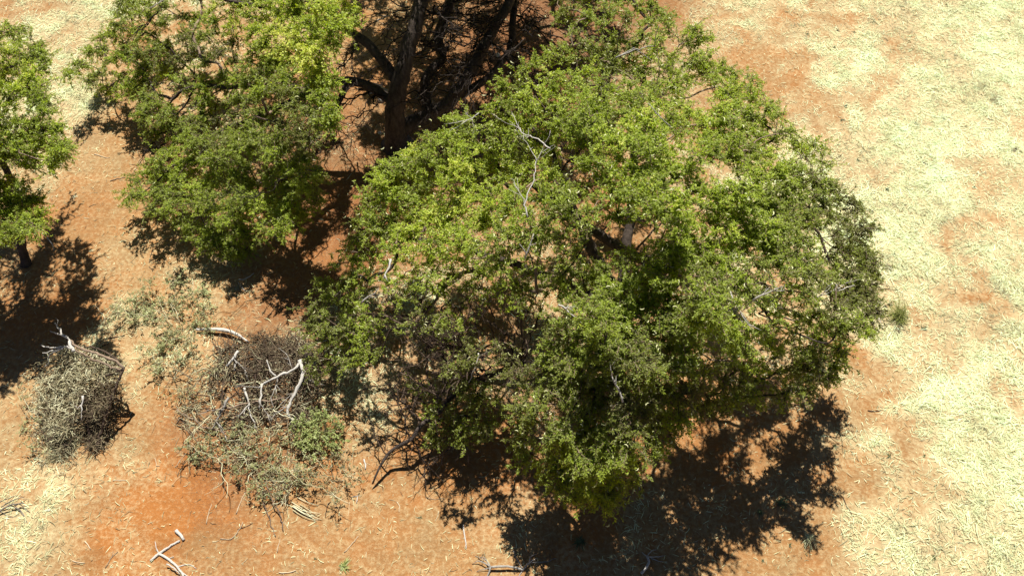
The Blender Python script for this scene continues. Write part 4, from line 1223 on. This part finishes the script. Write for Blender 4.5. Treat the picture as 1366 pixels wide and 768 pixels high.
# ------------------------------------------------------------------ tussock and small weeds
def radial(px, py, n, L, width, elev, mat, tlo, thi, name, label, cat, group=None, spread=.03, flop=.6):
    spread = min(spread, .012 if n < 30 else spread)
    o0 = gpt(px, py)
    az = rng.uniform(0, 6.283, n); el = np.clip(rng.normal(elev, .25, n), .05, 1.5)
    l = L * rng.uniform(.35, 1.15, n) * (1 + .45 * np.cos(az - rng.uniform(0, 6.28)))
    bx = rng.normal(0, spread, (n, 2))
    pts = np.empty((n, 4, 3)); pts[:, 0, :2] = bx; pts[:, 0, 2] = -.01
    for i in range(1, 4):
        e = el - flop * (i - 1) * .7
        pts[:, i] = pts[:, i - 1] + np.stack([np.cos(az) * np.cos(e), np.sin(az) * np.cos(e), np.sin(e)], 1) * (l / 3)[:, None]
    pts[:, 1:, 2] = np.maximum(pts[:, 1:, 2], .01)
    sd = np.stack([-np.sin(az), np.cos(az), np.zeros(n)], 1)
    v = np.empty((n, 7, 3)); w_ = width * rng.uniform(.7, 1.3, n)
    for i, k_ in enumerate((.6, 1, .7)):
        v[:, 2 * i] = pts[:, i] - sd * (w_ * k_ * .5)[:, None]; v[:, 2 * i + 1] = pts[:, i] + sd * (w_ * k_ * .5)[:, None]
    v[:, 6] = pts[:, 3]
    b2 = (np.arange(n) * 7)[:, None]
    q_ = np.concatenate([b2 + np.array([[0, 1, 3, 2]]), b2 + np.array([[2, 3, 5, 4]])], 0)
    o = mesh_from(name, v.reshape(-1, 3), [q_, b2 + np.array([[4, 5, 6]])], M[mat], attrs={'tint': np.repeat(rng.uniform(tlo, thi, n), 7)})
    o.location = o0
    tag(o, label, cat, group)
    return o


radial(1199, 424, 260, .6, .013, 1.0, 'tussock', .0, .9, "grass_tussock", "olive green grass tussock standing alone in the pale grass right of the big tree", "grass tussock", spread=.09)
radial(1184, 357, 40, .24, .012, .5, 'brush', .0, .45, "dry_weed", "small rusty brown dead weed in the pale grass above the olive tussock", "weed")
radial(1196, 441, 22, .2, .01, .6, 'brush', .0, .2, "dry_weed", "dark reddish dead stalks at the lower side of the olive tussock", "weed")
radial(458, 756, 60, .2, .018, .5, 'leaf_bright', .2, .9, "green_sprig", "small green sprig on bare sand at the bottom left of centre", "seedling")
radial(1041, 672, 34, .22, .03, .5, 'leaf_weed', .2, .9, "green_weed", "larger dark green seedling pair just below the big shadow's right end", "weed")
radial(1014, 683, 26, .16, .022, .5, 'leaf_weed', .3, 1, "green_weed", "small green seedling left of the larger one below the shadow", "weed")
radial(1078, 716, 70, .3, .01, .7, 'straw', .2, .8, "straw_tuft", "lone straw tuft with grey green base on bare sand at the lower right", "grass tuft")
radial(1325, 135, 34, .26, .012, .9, 'brush', .1, .6, "dry_weed", "upright dark weed stalk in the pale grass at the upper right", "weed")
radial(1356, 199, 40, .26, .014, .7, 'brush', .1, .6, "dry_weed", "dark weed at the right edge near the crooked stick's height", "weed")
radial(775, 722, 60, .22, .02, .6, 'leaf_weed', .2, .9, "green_weed", "dark green sprig at the lower left fringe of the big shadow", "weed")
WEEDS = [(1116, 43, "tiny dark weed, left one of the pair in the pale grass near the top"), (1139, 45, "tiny dark weed, right one of the pair in the pale grass near the top"),
         (1112, 65, "tiny weed just under the topmost pair in the pale grass"), (1151, 74, "tiny round dark weed below and right of the topmost pair"),
         (1076, 48, "tiny weed at the left fringe of the upper pale grass"), (1127, 144, "dark round weed tuft in the grass right of the bare reddish patch"),
         (1144, 214, "tiny brown weed stalk beside the tree's upper right rim"), (1122, 162, "tiny weed just below the dark round tuft by the bare patch"),
         (1206, 175, "tiny weed in open grass above and left of the crooked stick"), (1259, 160, "tiny weed in open grass above the crooked stick"),
         (1184, 252, "tiny weed in grass below and left of the crooked stick"), (1210, 216, "tiny weed immediately left of the crooked stick's upper end"),
         (1191, 342, "tiny weed just above the rusty brown dead weed"), (1233, 340, "tiny weed in grass right of the rusty brown dead weed"),
         (1232, 439, "tiny round weed on the right of the olive tussock"), (1229, 520, "tiny weed in grass well below the olive tussock"),
         (1186, 609, "left one of two dark dots of weed at the lower right grass edge"), (1233, 608, "right one of two dark dots of weed in the lower right grass"),
         (1113, 595, "tiny weed on bare sand right of the big shadow"), (1246, 742, "tiny weed in the pale grass near the bottom right"),
         (1354, 728, "tiny weed at the right edge near the bottom"), (1300, 250, "tiny weed in grass above the upper orange patch at the right"),
         (1290, 560, "tiny weed left of the lower orange patch at the right edge")]
for a, c_, lb in WEEDS:
    radial(a, c_, rng.integers(12, 24), rng.uniform(.07, .14), .02, .6, 'leaf_weed', 0, .8, "tiny_weed", lb, "weed", "tiny weeds scattered in the pale grass", spread=.02)
for a, c_, lb in [(1076, 738, "tiny dark sprout below the lone straw tuft at the lower right"), (1054, 727, "tiny brownish sprout just left of the lone straw tuft"),
              (976, 740, "tiny black sprout on bare sand below the big shadow's edge"), (420, 745, "tiny sprout on bare sand left of the green sprig"), (560, 690, "tiny sprout on bare sand left of the straight cream stick"),
              (1018, 747, "tiny sprout on bare sand at the bottom below the two seedlings")]:
    radial(a, c_, rng.integers(10, 18), rng.uniform(.05, .09), .016, .6, 'leaf_weed', 0, .6, "tiny_sprout", lb, "sprout", "tiny sprouts on the bare sand")
radial(317, 385, 60, .25, .01, .6, 'brush', .1, .9, "dry_weed", "dry weed with a dark heart beside the forked pale stick", "weed")
radial(100, 262, 26, .12, .02, .5, 'brush', .3, 1, "dry_weed", "small dry weed at the upper tip of the left tree's shadow", "weed")

print("tris", sum(len(o.data.loops) - 2 * len(o.data.polygons) for o in bpy.data.objects if o.type == 'MESH'))
